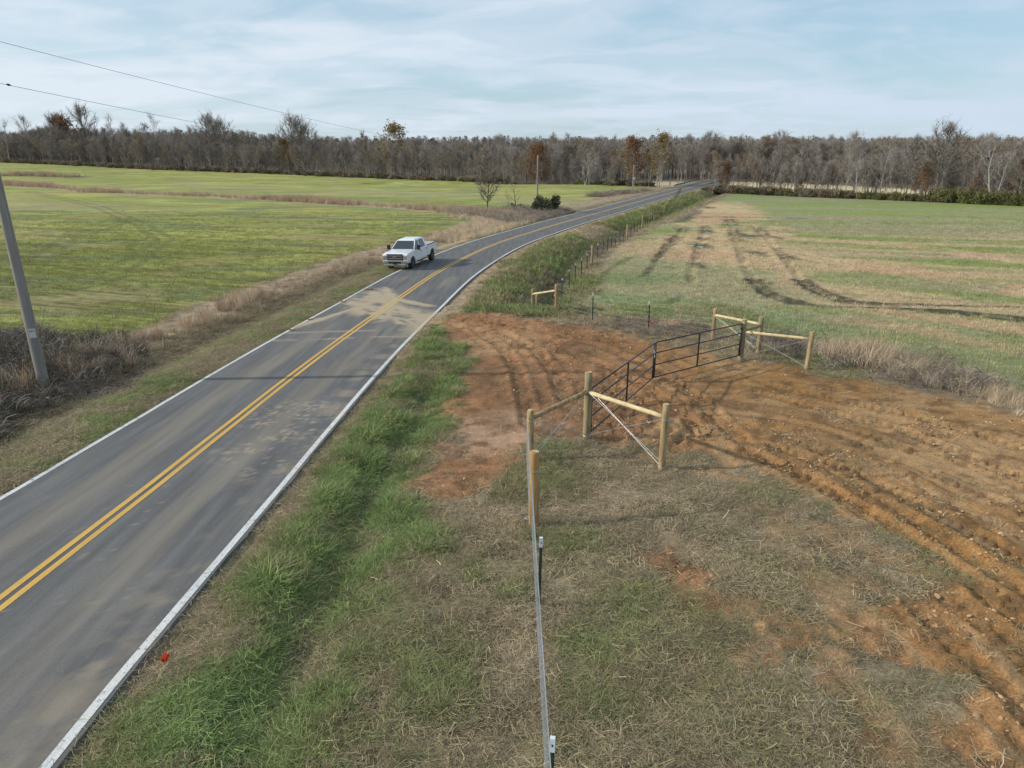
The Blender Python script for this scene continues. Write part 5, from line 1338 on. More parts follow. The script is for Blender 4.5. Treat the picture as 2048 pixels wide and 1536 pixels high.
M_TWIG = tmat('bare_twigs', (.245, .215, .19), .35, c2=(.32, .29, .26))
M_TWIGT = tmat('tan_twigs', (.27, .215, .165), .35, c2=(.27, .23, .185))
M_RUSTL = tmat('rust_leaves', (.22, .115, .055), .5, c2=(.17, .095, .05), trans=.2)
M_OCHRE = tmat('ochre_leaves', (.23, .155, .055), .45, c2=(.17, .125, .05), trans=.2)
M_OLIVE = tmat('olive_leaves', (.13, .13, .055), .45, c2=(.11, .105, .05), trans=.2)
M_CONIF = tmat('evergreen_leaves', (.105, .115, .065), .5, c2=(.12, .12, .075), trans=.1)
M_CANE = tmat('cane_leaves', (.19, .19, .08), .45, c2=(.13, .14, .06), trans=.25)

def tree_meshes(kind, seed, Ht=14.0, spread=.32, trunk_frac=.3, nl=15, nb=6, ntw=9, twigw=.030, barkm=None, twigm=None, leafm=None, leaves=0, leafs=.30, forks=1, lean=0.0, twl=.085, tr=.014):
    r = random.Random(seed)
    W = MB(); TV = []; TQ = []; ends = []
    def ribbon(a, b, w):
        d = (b - a); 
        if d.length < 1e-6: return
        n = d.cross(Vector((r.uniform(-1, 1), r.uniform(-1, 1), r.uniform(-1, 1)))).normalized(); k = len(TV); m_ = a.lerp(b, .5) + n * d.length * r.uniform(-.08, .08)
        n2 = n.cross(d).normalized()
        for p, ww in ((a, w), (m_, w * .8), (b, w * .3)):
            TV.append(tuple(p + n2 * ww * .5)); TV.append(tuple(p - n2 * ww * .5))
        TQ.append((k, k + 1, k + 3, k + 2)); TQ.append((k + 2, k + 3, k + 5, k + 4))
    def branch(a, d, l, rad, n=5, seg=4, wob=.14, up=.12, sides=5):
        pts = [a]; dd = d.normalized(); rads = [rad]
        for i in range(seg):
            dd = (dd + Vector((r.gauss(0, wob), r.gauss(0, wob), r.gauss(0, wob) * .6 + up))).normalized()
            pts.append(pts[-1] + dd * l / seg); rads.append(rad * (1 - .78 * (i + 1) / seg))
        W.tube(pts, rads, sides, cap=False); return pts, rads
    for f in range(forks):
        fa = r.uniform(0, 6.28)
        ld = Vector((math.cos(fa) * (.0 if forks == 1 else .28) + lean, math.sin(fa) * (.0 if forks == 1 else .28), 1)).normalized()
        Hf = Ht * (1 if f == 0 else r.uniform(.75, .95))
        # trunk
        pts = [Vector((0, 0, -.3))]; rads = [Ht * tr * 1.2]; dd = ld
        NS = 9
        for i in range(NS):
            dd = (dd + Vector((r.gauss(0, .05), r.gauss(0, .05), .06 if forks > 1 else 0))).normalized()
            pts.append(pts[-1] + dd * Hf * .93 / NS); t = (i + 1) / NS; rads.append(Ht * tr * (1 - .93 * t ** .8) * (1 if f == 0 else .7))
        W.tube(pts, rads, 6, cap=False)
        def at(t):
            q = t * NS; i = min(NS - 1, int(q)); return pts[i].lerp(pts[i + 1], q - i), lerp(rads[i], rads[i + 1], q - i)
        for k in range(nl):
            t = trunk_frac + (1 - trunk_frac) * (k + r.random()) / nl * .99
            p, rd = at(t); a = k * 2.399 + r.uniform(-.5, .5)
            # crown outline: widest around the middle of the crown
            tt = (t - trunk_frac) / (1 - trunk_frac)
            if kind == 'cone': prof = 1.0 - tt * .85
            elif kind == 'column': prof = .55 + .3 * math.sin(math.pi * min(1, tt + .2))
            else: prof = .62 + .5 * math.sin(math.pi * min(1, tt * .9 + .12))
            ln = Ht * spread * prof * r.uniform(.75, 1.15) * (1 - .55 * tt ** 3)
            el = lerp(.45, 1.25, tt) if kind != 'column' else lerp(.8, 1.35, tt)
            d = Vector((math.cos(a) * math.cos(el), math.sin(a) * math.cos(el), math.sin(el)))
            bp, br_ = branch(p, d, ln, max(.02, rd * .55), seg=4, up=.10)
            for j in range(nb):
                u_ = .25 + .75 * (j + r.random()) / nb; q = u_ * 4; i = min(3, int(q)); p2 = bp[i].lerp(bp[i + 1], q - i)
                d2 = ((bp[i + 1] - bp[i]).normalized() + Vector((r.gauss(0, .55), r.gauss(0, .55), r.gauss(.15, .4)))).normalized()
                l2 = ln * .42 * r.uniform(.6, 1.2)
                cp = [p2, p2 + d2 * l2 * .5, p2 + (d2 + Vector((r.gauss(0, .2), r.gauss(0, .2), .15))).normalized() * l2]
                W.tube(cp, [twigw * 1.5, twigw, twigw * .5], 3, cap=False)
                ends.append(cp[2])
                for w_ in range(ntw):
                    s = r.random(); p3 = cp[0].lerp(cp[1], s * 2) if s < .5 else cp[1].lerp(cp[2], s * 2 - 1)
                    d3 = (d2 + Vector((r.gauss(0, .65), r.gauss(0, .65), r.gauss(.15, .5)))).normalized(); l3 = Ht * twl * r.uniform(.5, 1.2)
                    e3 = p3 + d3 * l3; ribbon(p3, e3, twigw)
                    if r.random() < .6:
                        d4 = (d3 + Vector((r.gauss(0, .6), r.gauss(0, .6), r.gauss(.1, .4)))).normalized(); ribbon(p3.lerp(e3, .5), p3.lerp(e3, .5) + d4 * l3 * .7, twigw * .8)
                    if leaves: ends.append(e3)
    trunk = W
    LV = []; LQ = []
    if leaves:
        for i in range(leaves):
            c = ends[r.randrange(len(ends))] + Vector((r.gauss(0, 1), r.gauss(0, 1), r.gauss(0, .8))) * Ht * .018
            n = Vector((r.gauss(0, 1), r.gauss(0, 1), r.gauss(0, 1))).normalized(); a = n.orthogonal().normalized(); b = n.cross(a); s = leafs * r.uniform(.5, 1.2); k = len(LV)
            for (x, y) in ((-1, -.6), (.2, -1), (1, .5), (-.3, 1)): LV.append(tuple(c + a * x * s * .5 + b * y * s * .5))
            LQ.append((k, k + 1, k + 2, k + 3))
    me = bpy.data.meshes.new('trunk'); me.from_pydata(trunk.v, [], trunk.f); me.materials.append(barkm or M_BARK)
    tw = mesh_np('crown', TV, quads=TQ, mats=[twigm or M_TWIG], link=False).data
    lf_ = mesh_np('foliage', LV, quads=LQ, mats=[leafm], link=False).data if leaves else None
    return me, tw, lf_, Ht
def pack(ms):
    """one object with trunk, twigs and leaves, for the wood that reads as a mass"""
    me, tw, lf_, Ht = ms
    bm = bmesh.new(); mats = []
    for k, d in enumerate([d for d in (me, tw, lf_) if d]):
        n0 = len(bm.faces); bm.from_mesh(d); bm.faces.ensure_lookup_table()
        for f in bm.faces[n0:] if False else list(bm.faces)[n0:]: f.material_index = k
        mats.append(d.materials[0])
    out = bpy.data.meshes.new('wood_tree'); bm.to_mesh(out); bm.free()
    for m_ in mats: out.materials.append(m_)
    return bpy.data.objects.new('wood_tree', out)
KIND = {
 'bare': [tree_meshes('round', 1, nl=17, nb=7, ntw=9), tree_meshes('round', 2, spread=.27, nl=16, nb=7, ntw=9, barkm=M_BARKD), tree_meshes('column', 3, spread=.30, nl=18, nb=6, ntw=9), tree_meshes('column', 4, spread=.26, nl=17, nb=6, ntw=9, twigm=M_TWIGT)],
 'tan': [tree_meshes('round', 5, spread=.28, nl=16, nb=7, ntw=9, twigm=M_TWIGT), tree_meshes('round', 6, spread=.30, nl=16, nb=7, ntw=8, twigm=M_TWIGT, leafm=M_OCHRE, leaves=500, leafs=.28)],
 'wide': [tree_meshes('round', 7, spread=.40, trunk_frac=.28, nl=22, nb=8, ntw=9, barkm=M_BARKD, twigw=.04), tree_meshes('round', 8, spread=.36, trunk_frac=.33, nl=20, nb=8, ntw=9, barkm=M_BARKD, forks=2, twigw=.04)],
 'white': [tree_meshes('round', 9, spread=.27, trunk_frac=.25, nl=13, nb=5, ntw=6, barkm=M_BARKW, tr=.017, twigm=M_TWIG), tree_meshes('round', 10, spread=.27, trunk_frac=.2, nl=10, nb=5, ntw=6, barkm=M_BARKW, forks=2, tr=.014), tree_meshes('round', 11, spread=.25, trunk_frac=.3, nl=8, nb=4, ntw=5, barkm=M_BARKW, lean=.45, tr=.014)],
 'rust': [tree_meshes('round', 12, spread=.34, trunk_frac=.15, nl=17, nb=7, ntw=5, leafm=M_RUSTL, leaves=3000, leafs=.36), tree_meshes('cone', 13, spread=.30, trunk_frac=.08, nl=17, nb=6, ntw=5, leafm=M_RUSTL, leaves=2400, leafs=.30)],
 'ochre': [tree_meshes('round', 14, spread=.36, trunk_frac=.2, nl=17, nb=7, ntw=6, leafm=M_OCHRE, leaves=2100, leafs=.36)],
 'olive': [tree_meshes('round', 15, spread=.42, trunk_frac=.06, nl=17, nb=7, ntw=4, leafm=M_OLIVE, leaves=3400, leafs=.30, tr=.018)],
 'sapling': [tree_meshes('column', 16, spread=.30, trunk_frac=.2, nl=9, nb=4, ntw=4, twigw=.02, barkm=M_BARKD)],
 'lone': [tree_meshes('round', 17, spread=.24, trunk_frac=.18, nl=28, nb=7, ntw=7, twigw=.038, barkm=M_BARKD, tr=.015, twigm=M_TWIGT)],
}
def mk_tree(kind, i, x, y, Ht, name='bare_tree', label=None, group=None, rz=None, sx=1.0, cat='tree'):
    me, tw, lf_, H0 = KIND[kind][i % len(KIND[kind])]
    s = Ht / H0
    e = empty(name, (x, y, H(x, y) - .1), random.uniform(0, 6.28) if rz is None else rz); e.scale = (s * sx, s * sx, s)
    tag(e, label, cat, group)
    for d, n in ((me, 'trunk'), (tw, 'crown'), (lf_, 'foliage')):
        if d is None: continue
        o = bpy.data.objects.new(n, d); COL.objects.link(o); o.parent = e
    return e
def TP(pxh):
    (x, y, h) = pxh; return x, y, h
# singled out trees: (x, y, height), kind, variant, label, width factor, name
NOTE = [
 ((-240.24, 407.51, 22.6), 'rust', 0, 'rust-brown leafy oak standing out in the far left wood edge', 1.1, 'oak_tree'),
 ((-221.41, 391.47, 27.02), 'wide', 0, 'tall bare tree just right of the rust-brown oak at far left', .95, 'bare_tree'),
 ((-244.9, 407.51, 26.12), 'wide', 1, 'tall bare crown just behind and left of the rust-brown oak', .8, 'bare_tree'),
 ((-263.53, 407.51, 23.6), 'bare', 0, 'slender bare tree left of the rust-brown oak at far left', .8, 'bare_tree'),
 ((-275.04, 407.51, 22.1), 'white', 0, 'pale-trunked bare tree nearest the left border of the far wood', .8, 'bare_tree'),
 ((-202.91, 377.93, 24.72), 'white', 1, 'pale leaning forked tree rising above the left wood beside tall bare tree', .9, 'bare_tree'),
 ((-185.29, 361.18, 19.4), 'bare', 1, 'dark bare tree between the pale forked tree and the white-trunked tree', 1.0, 'bare_tree'),
 ((-165.25, 351.01, 23.88), 'white', 0, 'narrow white-trunked tree standing alone above the low left hill', .75, 'bare_tree'),
 ((-139.98, 346.89, 22.1), 'wide', 0, 'left one of two tall bare trees with round crowns side by side', 1.0, 'bare_tree'),
 ((-129.91, 339.36, 22.48), 'wide', 1, 'right one of two tall bare trees with round crowns side by side', .95, 'bare_tree'),
 ((-92.08, 309.24, 21.34), 'wide', 0, 'broad bare tree with fan-shaped crown, biggest of the left wood edge', 1.15, 'bare_tree'),
 ((-93.14, 305.1, 12.86), 'ochre', 0, 'ochre-leaved smaller tree under the broad fan-shaped bare crown', .9, 'ochre_tree'),
 ((-82.29, 303.03, 20.54), 'wide', 1, 'tall bare tree touching the right side of the broad fan-shaped crown', .85, 'bare_tree'),
 ((-148.7, 351.01, 18.44), 'bare', 2, 'thin bare tree left of the pair with round crowns', .9, 'bare_tree'),
 ((-114.99, 325.33, 16.12), 'bare', 1, 'low dark bare tree between the round-crowned pair and the fan-shaped tree', 1.2, 'bare_tree'),
 ((-57.86, 286.14, 17.12), 'bare', 3, 'thin bare tree left of the ochre-topped oak in the middle of the wood', .9, 'bare_tree'),
 ((-44.17, 279.0, 18.26), 'ochre', 0, 'broad ochre-topped oak rising over the wood left of the road', 1.15, 'oak_tree'),
 ((-23.3, 262.64, 12.78), 'white', 0, 'pale-trunked tree in the wood edge behind the lone field tree', .9, 'bare_tree'),
 ((8.59, 239.08, 14.08), 'rust', 0, 'faded russet tree behind the pole beside the dark bush', .9, 'oak_tree'),
 ((22.33, 225.42, 9.88), 'white', 1, 'white forked sycamore, left one of two in front of the middle wood', .95, 'sycamore_tree'),
 ((23.25, 222.41, 8.76), 'white', 0, 'white straight sycamore, right one of two in front of the middle wood', .75, 'sycamore_tree'),
 ((29.28, 222.41, 5.62), 'white', 1, 'small pale spreading tree right of the white sycamores', .9, 'bare_tree'),
 ((35.81, 216.15, 13.18), 'rust', 0, 'bright rust-topped tree in the middle wood beyond the far poles', 1.0, 'oak_tree'),
 ((42.02, 210.41, 13.9), 'ochre', 0, 'ochre-brown tree left of where the road enters the wood', .85, 'ochre_tree'),
 ((52.24, 191.49, 8.44), 'tan', 0, 'rounded grey-tan small tree just right of the bridge', 1.35, 'bare_tree'),
 ((55.1, 191.49, 7.7), 'rust', 0, 'faint russet tree behind the rounded tree by the bridge', .8, 'oak_tree'),
 ((65.08, 186.41, 4.86), 'olive', 0, 'low olive-leaved willow at the edge of the right field', 1.0, 'willow_tree'),
 ((69.53, 177.22, 4.16), 'rust', 1, 'small dull brown leafy tree right of the olive willow', 1.25, 'oak_tree'),
 ((69.12, 179.33, 9.86), 'white', 1, 'pale crooked tree above the small dull brown one', .9, 'bare_tree'),
 ((78.59, 166.79, 11.1), 'white', 1, 'large pale forked tree spreading wide limbs in the right wood edge', 1.3, 'bare_tree'),
 ((82.52, 164.83, 13.76), 'white', 0, 'tall pale tree whose crown stands above the right skyline', .9, 'bare_tree'),
 ((83.46, 162.9, 7.22), 'white', 2, 'pale tree leaning steeply to the right in the right wood edge', 1.2, 'bare_tree'),
 ((76.63, 168.77, 14.3), 'bare', 0, 'thin bare tree poking above the skyline left of the tall pale one', .7, 'bare_tree'),
 ((87.73, 157.49, 7.58), 'rust', 1, 'slim rust-red young oak in front of the right wood', .95, 'oak_tree'),
 ((89.69, 155.64, 15.08), 'wide', 0, 'tall bare tree with round crown above the right skyline', 1.0, 'bare_tree'),
 ((85.35, 159.1, 13.42), 'bare', 1, 'bare tree with low rounded top left of the tall round-crowned one', 1.0, 'bare_tree'),
 ((96.31, 152.27, 6.86), 'rust', 1, 'dull brown leafy young oak between two rust-red ones', 1.1, 'oak_tree'),
 ((97.82, 148.96, 14.08), 'white', 1, 'pale bare tree with flat spreading top above the right skyline', 1.2, 'bare_tree'),
 ((102.0, 147.46, 9.76), 'rust', 1, 'rust-red young oak at the right border of the picture', 1.0, 'oak_tree'),
 ((67.22, 184.22, 13.6), 'bare', 2, 'tall thin bare tree behind the olive willow', .8, 'bare_tree'),
]
taken = []
for (x, y, h), kind, v, lab, sx, nm in NOTE:
    # stand just inside the wood, away from the viewer
    d = math.hypot(x, y); k = 1 - 1.2 / d if x < 45 else 1 + 1.0 / d
    mk_tree(kind, v, x * k, y * k, h, nm, lab, None, None, sx); taken.append((x * k, y * k))
x, y, h = (-4.15, 118.51, 10.18); mk_tree('lone', 0, x, y, h, 'bare_tree', 'lone slender bare tree in the dead grass of the left field ditch', None, 1.0, 1.0)
for (pp, i, lab) in (((-0.53, 128.56, 3.74), 0, 'smaller bare sapling left of the dark bush, nearer to the lone tree'), ((0.71, 129.66, 5.54), 1, 'taller bare sapling left of the pole and dark bush')):
    x, y, h = pp; mk_tree('sapling', i, x, y, h, 'sapling', lab, None, None, 1.3)

def walk(pts, step):
    pts = np.array(pts); seg = np.hypot(*(pts[1:] - pts[:-1]).T); cum = np.concatenate([[0], np.cumsum(seg)]); s = 0; out = []
    while s < cum[-1]:
        x = np.interp(s, cum, pts[:, 0]); y = np.interp(s, cum, pts[:, 1]); i = min(len(seg) - 1, np.searchsorted(cum, s, side='right') - 1)
        d = (pts[i + 1] - pts[i]) / seg[i]; out.append((x, y, -d[1], d[0])); s += step * random.uniform(.6, 1.4) * (1 + .0 * s)
    return out
LBL = {'bare': ('grey bare tree in the front row of the far wood', 'bare trees along the wood edge'), 'tan': ('brownish bare tree in the front row of the far wood', 'brownish bare trees along the wood edge')}
GL = {'L': ('left of the road', 'left of the road'), 'R': ('right of the road', 'right of the road')}
def hL(x): return float(np.interp(x, [-300, -160, -85, -30, 40], [15.6, 13.0, 11.0, 11.0, 11.4]))
def hR(x): return float(np.interp(x, [45, 60, 85, 105, 140], [10.8, 10.8, 10.6, 10.3, 10.0]))
cnt = 0
for side, path, hf, step, sgn in (('L', [(-396.43, 516.15), (-280.51, 407.51), (-160.73, 329.26), (-84.38, 294.49), (-30.43, 258.27), (-3.89, 239.08), (26.92, 225.42), (38.52, 213.26)], hL, 5.2, 1), ('R', [(51.63, 196.72), (60.39, 186.41), (69.53, 177.22), (85.24, 160.99), (101.18, 144.49), (105.11, 140.16)], hR, 2.6, 1)):
    for (x, y, nx, ny) in walk(path, step):
        q = random.uniform(.5, 6.0); x2, y2 = x + nx * q, y + ny * q
        kind = 'tan' if random.random() < .35 else 'bare'
        hh = hf(x2) * random.uniform(.62, .98)
        lab = LBL[kind][0] + ' ' + GL[side][0]; grp = LBL[kind][1] + ' ' + GL[side][1]
        mk_tree(kind, random.randrange(8), x2, y2, hh, 'bare_tree', lab, grp, None, random.uniform(.8, 1.15)); cnt += 1
print('front trees', cnt)
# the wood behind reads as one mass
def wood(name, path, hf, rows, n, hsc, label, sd, gap=0.0):
    pts = np.array(path); seg = np.hypot(*(pts[1:] - pts[:-1]).T); cum = np.concatenate([[0], np.cumsum(seg)])
    rg = np.random.default_rng(sd)
    s = rg.uniform(0, cum[-1], n); i = np.clip(np.searchsorted(cum, s, side='right') - 1, 0, len(seg) - 1)
    d = (pts[i + 1] - pts[i]) / seg[i][:, None]; q = gap + rows * rg.random(n) ** 1.25
    x = np.interp(s, cum, pts[:, 0]) - d[:, 1] * q; y = np.interp(s, cum, pts[:, 1]) + d[:, 0] * q
    keep = (np.abs(road_u(x, y)) > 9) | (y > 262); x, y, q = x[keep], y[keep], q[keep]
    if gap > 0: pass
    hh = np.array([hf(v) for v in x]) * hsc * rg.uniform(.68, 1.06, len(x)) * (1 + q * .0018) * (.66 + .70 * fbm(x * .06, y * .06, 900 + sd, 3)) * np.where(rg.random(len(x)) < .05, 1.16, 1)
    ps = [pack(m_) for m_ in KIND['bare'] + KIND['tan'][:1] + KIND['bare']] + [pack(KIND['tan'][1])] + [pack(KIND['white'][0])]
    sc = hh / 14.0
    return scatter(name, ps, put(x, y, -.2), np.stack([0 * x, 0 * x, rg.uniform(0, 6.28, len(x))], 1), sc, rg.random(len(x)), label, 'wood')
wood('far_wood', [(-622.67, 723.22), (-280.51, 407.51), (-160.73, 329.26), (-84.38, 294.49), (-30.43, 258.27), (-3.89, 239.08), (26.92, 225.42), (38.52, 213.26)], hL, 80, 3000, 1.0, 'dense grey-brown winter wood beyond the left field', 3, 4)
wood('far_wood', [(51.73, 202.42), (62.01, 191.49), (71.28, 181.76), (87.24, 164.83), (103.21, 147.46), (112.78, 140.16)], hR, 10, 110, .8, 'thin front belt of bare wood along the right field', 4, 1)
wood('far_wood', [(66, 262), (95, 240), (135, 212), (185, 165), (215, 120)], lambda v: float(np.interp(v, [60, 130, 190], [12.0, 11.4, 11.0])), 75, 1300, 1.0, 'grey-brown winter wood behind the pale strip at right', 5, 0)
wood('far_wood', [(20, 275), (60, 268), (100, 262), (110, 250)], lambda v: 12.0, 60, 420, 1.0, 'grey wood closing the view behind the bridge', 7, 0)
# trees covering the hills
ev = [pack(tree_meshes('round', 30 + k, Ht=14, spread=.3, nl=12, nb=5, ntw=4, twigw=.10, twigm=[M_TWIG, M_TWIGT][k % 2])) for k in (0, 4, 5, 6)]
rv = [pack(tree_meshes('round', 33, Ht=14, spread=.3, nl=12, nb=5, ntw=4, twigw=.10, leafm=M_RUSTL, leaves=160, leafs=.6)), pack(tree_meshes('round', 31, Ht=11, spread=.34, nl=12, nb=5, ntw=3, twigw=.08, leafm=M_CONIF, leaves=1300, leafs=.7))]
def hill_pts(n, x0, x1):
    hx = RNG.uniform(x0, x1, n); hr = RNG.uniform(0, 1, n); hz = np.interp(hx, HX, HPROF); hy = 620 + 60 * fbm(hx * .003, hx * 0 + .5, 410, 3) + hr * 150
    return np.stack([hx, hy, -3 + hz * np.interp(hr * 150, [0, 40, 90, 150], [.0, .28, .64, .90]) - 1.5], 1)
P = hill_pts(5200, -700, 900)
scatter('hill_wood', ev + [o.copy() for o in ev] + rv[:1], P, np.stack([0 * P[:, 0], 0 * P[:, 0], P[:, 0]], 1), RNG.uniform(.6, 1.1, len(P)), RNG.random(len(P)), 'distant grey wooded ridge along the skyline', 'wood')
P = np.concatenate([hill_pts(400, 330, 900), hill_pts(60, -400, 200)])
scatter('pine_wood', rv[1:], P, np.stack([0 * P[:, 0], 0 * P[:, 0], P[:, 0]], 1), RNG.uniform(.7, 1.15, len(P)), RNG.random(len(P)), 'dark evergreen patches on the distant ridge at right', 'wood')

# ------------------------------------------------------------------ undergrowth, brush, shrubs
def blob(name, seed, n, leafm, size=1.0, leaf=.16, flat=.7, stems=14, stemm=None):
    r = random.Random(seed); V = []; Q = []; S = MB()
    lobes = [(Vector((r.gauss(0, .38), r.gauss(0, .38), r.uniform(.25, .75))), r.uniform(.25, .45)) for _ in range(9)]
    for i in range(n):
        c, R = lobes[r.randrange(9)]; d = Vector((r.gauss(0, 1), r.gauss(0, 1), r.gauss(0, 1))).normalized() * R * r.random() ** .4
        p = c + d; p.z = max(.02, p.z * flat + .05); p *= size
        nn = Vector((r.gauss(0, 1), r.gauss(0, 1), r.gauss(0, 1))).normalized(); a = nn.orthogonal().normalized(); b = nn.cross(a); s = leaf * size * r.uniform(.5, 1.2); k = len(V)
        for (x, y) in ((-1, -.4), (.1, -.7), (1, .3), (-.2, .8)): V.append(tuple(p + a * x * s * .5 + b * y * s * .5))
        Q.append((k, k + 1, k + 2, k + 3))
    for i in range(stems):
        c, R = lobes[r.randrange(9)]; e = (c + Vector((r.gauss(0, .25), r.gauss(0, .25), r.uniform(-.05, .45)))); e.z = e.z * flat + .1
        b0 = Vector((r.gauss(0, .12), r.gauss(0, .12), -.05)); S.tube([b0 * size, b0.lerp(e, .5) * size + Vector((r.gauss(0, .05), r.gauss(0, .05), .06)) * size, e * size], [.018 * size, .012 * size, .004 * size], 3, cap=False)
    lf_ = mesh_np('foliage', V, quads=Q, mats=[leafm], link=False) if n else None
    me = bpy.data.meshes.new('stems'); me.from_pydata(S.v, [], S.f); me.materials.append(stemm or M_BARKD)
    return lf_.data if lf_ else None, me
def blob_packed(*a, **k):
    l, s = blob(*a, **k); bm = bmesh.new()
    mats = []
    for i, d in enumerate([d for d in (s, l) if d]):
        n0 = len(bm.faces); bm.from_mesh(d)
        for f in list(bm.faces)[n0:]: f.material_index = i
        mats.append(d.materials[0])
    o = bpy.data.meshes.new('bush'); bm.to_mesh(o); bm.free()
    for m_ in mats: o.materials.append(m_)
    return bpy.data.objects.new('bush', o)
M_DRYL = tmat('dry_leaves', (.15, .105, .065), .45, c2=(.20, .15, .10), trans=.1)
M_BRL = tmat('briar_leaves', (.10, .12, .055), .5, c2=(.14, .145, .07), trans=.15)
M_STEM = tmat('pale_stem', (.26, .215, .16), .4, c2=(.16, .13, .10))
def line_pts(path, n, w, off, rg):
    pts = np.array(path); seg = np.hypot(*(pts[1:] - pts[:-1]).T); cum = np.concatenate([[0], np.cumsum(seg)])
    s = rg.uniform(0, cum[-1], n); i = np.clip(np.searchsorted(cum, s, side='right') - 1, 0, len(seg) - 1); d = (pts[i + 1] - pts[i]) / seg[i][:, None]
    q = off + rg.normal(0, w, n); return np.interp(s, cum, pts[:, 0]) - d[:, 1] * q, np.interp(s, cum, pts[:, 1]) + d[:, 0] * q
ug = [blob_packed('b', 40 + i, 260, [M_DRYL, M_BRL, M_OLIVE][i % 3], 1.0, .2, .75, 40, M_TWIG) for i in range(6)] + [blob_packed('b', 50 + i, 40, M_DRYL, 1.0, .14, 1.0, 120, M_TWIGT) for i in range(3)]
x1, y1 = line_pts([(-524.27, 638.51), (-280.51, 407.51), (-160.73, 329.26), (-84.38, 294.49), (-30.43, 258.27), (-3.89, 239.08), (26.92, 225.42), (38.52, 213.26)], 1500, 1.8, 2.0, RNG)
x2, y2 = line_pts([(50.97, 196.72), (60.39, 186.41), (69.53, 177.22), (77.78, 168.77)], 240, .9, .6, RNG)
X, Y = np.concatenate([x1, x2]), np.concatenate([y1, y2]); k = np.abs(road_u(X, Y)) > 6; X, Y = X[k], Y[k]
scatter('undergrowth', ug, put(X, Y, -.1), rots(len(X), .1), RNG.uniform(.9, 2.6, len(X)), RNG.random(len(X)), 'dark scrubby undergrowth along the foot of the far wood', 'undergrowth')
cane = [blob_packed('b', 60 + i, 420, M_CANE, 1.0, .16, 1.5, 20, M_OLIVE) for i in range(4)]
x1, y1 = line_pts([(69.53, 177.22), (85.24, 160.99), (101.18, 144.49), (106.92, 138.75)], 420, .8, .9, RNG); x2, y2 = line_pts([(89.88, 157.49), (95.36, 150.73), (101.18, 144.49), (106.92, 138.75)], 300, .9, 1.2, RNG)
X, Y = np.concatenate([x1, x2]), np.concatenate([y1, y2]); s_ = np.concatenate([RNG.uniform(.35, 1.3, len(x1)), RNG.uniform(.6, 2.0, len(x2))])
scatter('cane_thicket', cane, put(X, Y, -.1), rots(len(X), .05), s_, RNG.random(len(X)), 'yellow-green cane thicket along the far edge of the right field', 'thicket')
# tangled brush round the left pole
def bramble(seed, n=70, size=1.0, m_=None):
    r = random.Random(seed); S = MB()
    for i in range(n):
        a = r.uniform(0, 6.28); b0 = Vector((r.gauss(0, .5), r.gauss(0, .5), 0)); L_ = r.uniform(.5, 1.7); d = Vector((math.cos(a) * .7, math.sin(a) * .7, 1)); pts = []
        for k in range(5):
            t = k / 4; pts.append((b0 + Vector((d.x * L_ * t, d.y * L_ * t, d.z * L_ * (t - .62 * t * t) * 1.1)) + Vector((r.gauss(0, .03), r.gauss(0, .03), 0))) * size)
        w = r.uniform(.004, .010) if r.random() < .93 else .018
        S.tube(pts, [w * size, w * size, w * .9 * size, w * .7 * size, w * .3 * size], 3, cap=False)
    me = bpy.data.meshes.new('bramble'); me.from_pydata(S.v, [], S.f); me.materials.append(m_ or M_STEM); return bpy.data.objects.new('bramble', me)
bk = [bramble(200 + i, 60, 1.0, [M_STEM, M_BARKD, M_TWIG][i % 3]) for i in range(6)] + [blob_packed('b', 210 + i, 170, [M_DRYL, M_BRL][i % 2], 1.0, .07, .9, 40, M_BARKD) for i in range(4)]
BR = [(-17.45, 17.21), (-26.48, 32.56), (-24.27, 34.94), (-19.59, 32.04), (-19.74, 34.94), (-17.34, 33.14), (-14.49, 28.59), (-14.14, 25.07), (-13.86, 21.72), (-13.48, 18.4), (-12.39, 14.64), (-11.3, 10.89)]
X, Y = rand_pts(-34, -11, 10, 32, 9000); d = sdp(X, Y, BR) + (fbm(X * .4, Y * .4, 700, 3) - .5) * 3; k = (d < 0) & (-road_u(X, Y) - HW > 1.9) & (RNG.random(len(X)) < .30); X, Y, d = X[k], Y[k], d[k]
scatter('brush', bk, put(X, Y, -.05), rots(len(X), .2), RNG.uniform(.35, .95, len(X)) * np.clip(.35 - d * .35, .35, 1.05), RNG.random(len(X)), 'dark tangled brush and briars around the foot of the left pole', 'brush')
# brown thicket by the far pole
X, Y = rand_pts(-10, 12, 95, 135, 2600); dl = -road_u(X, Y) - HW
d = sdp(X, Y, [(-11.82, 119.52), (-3.81, 126.19), (3.17, 128.56), (8.16, 123.86), (10.34, 119.52), (4.7, 103.3), (1.74, 96.84), (-1.71, 103.3), (-6.41, 110.93)]) + (fbm(X * .4, Y * .4, 705, 3) - .5) * 3; k = (d < 0) & (dl > 1.5) & (RNG.random(len(X)) < .6); X, Y = X[k], Y[k]
scatter('thicket', [bramble(220 + i, 70, 1.0, M_TWIGT) for i in range(3)] + [bramble(224, 60, 1.0, M_TWIG)], put(X, Y, -.05), rots(len(X), .2), RNG.uniform(.5, 1.25, len(X)), RNG.random(len(X)), 'brown leafless thicket between the lone tree and the road', 'thicket')
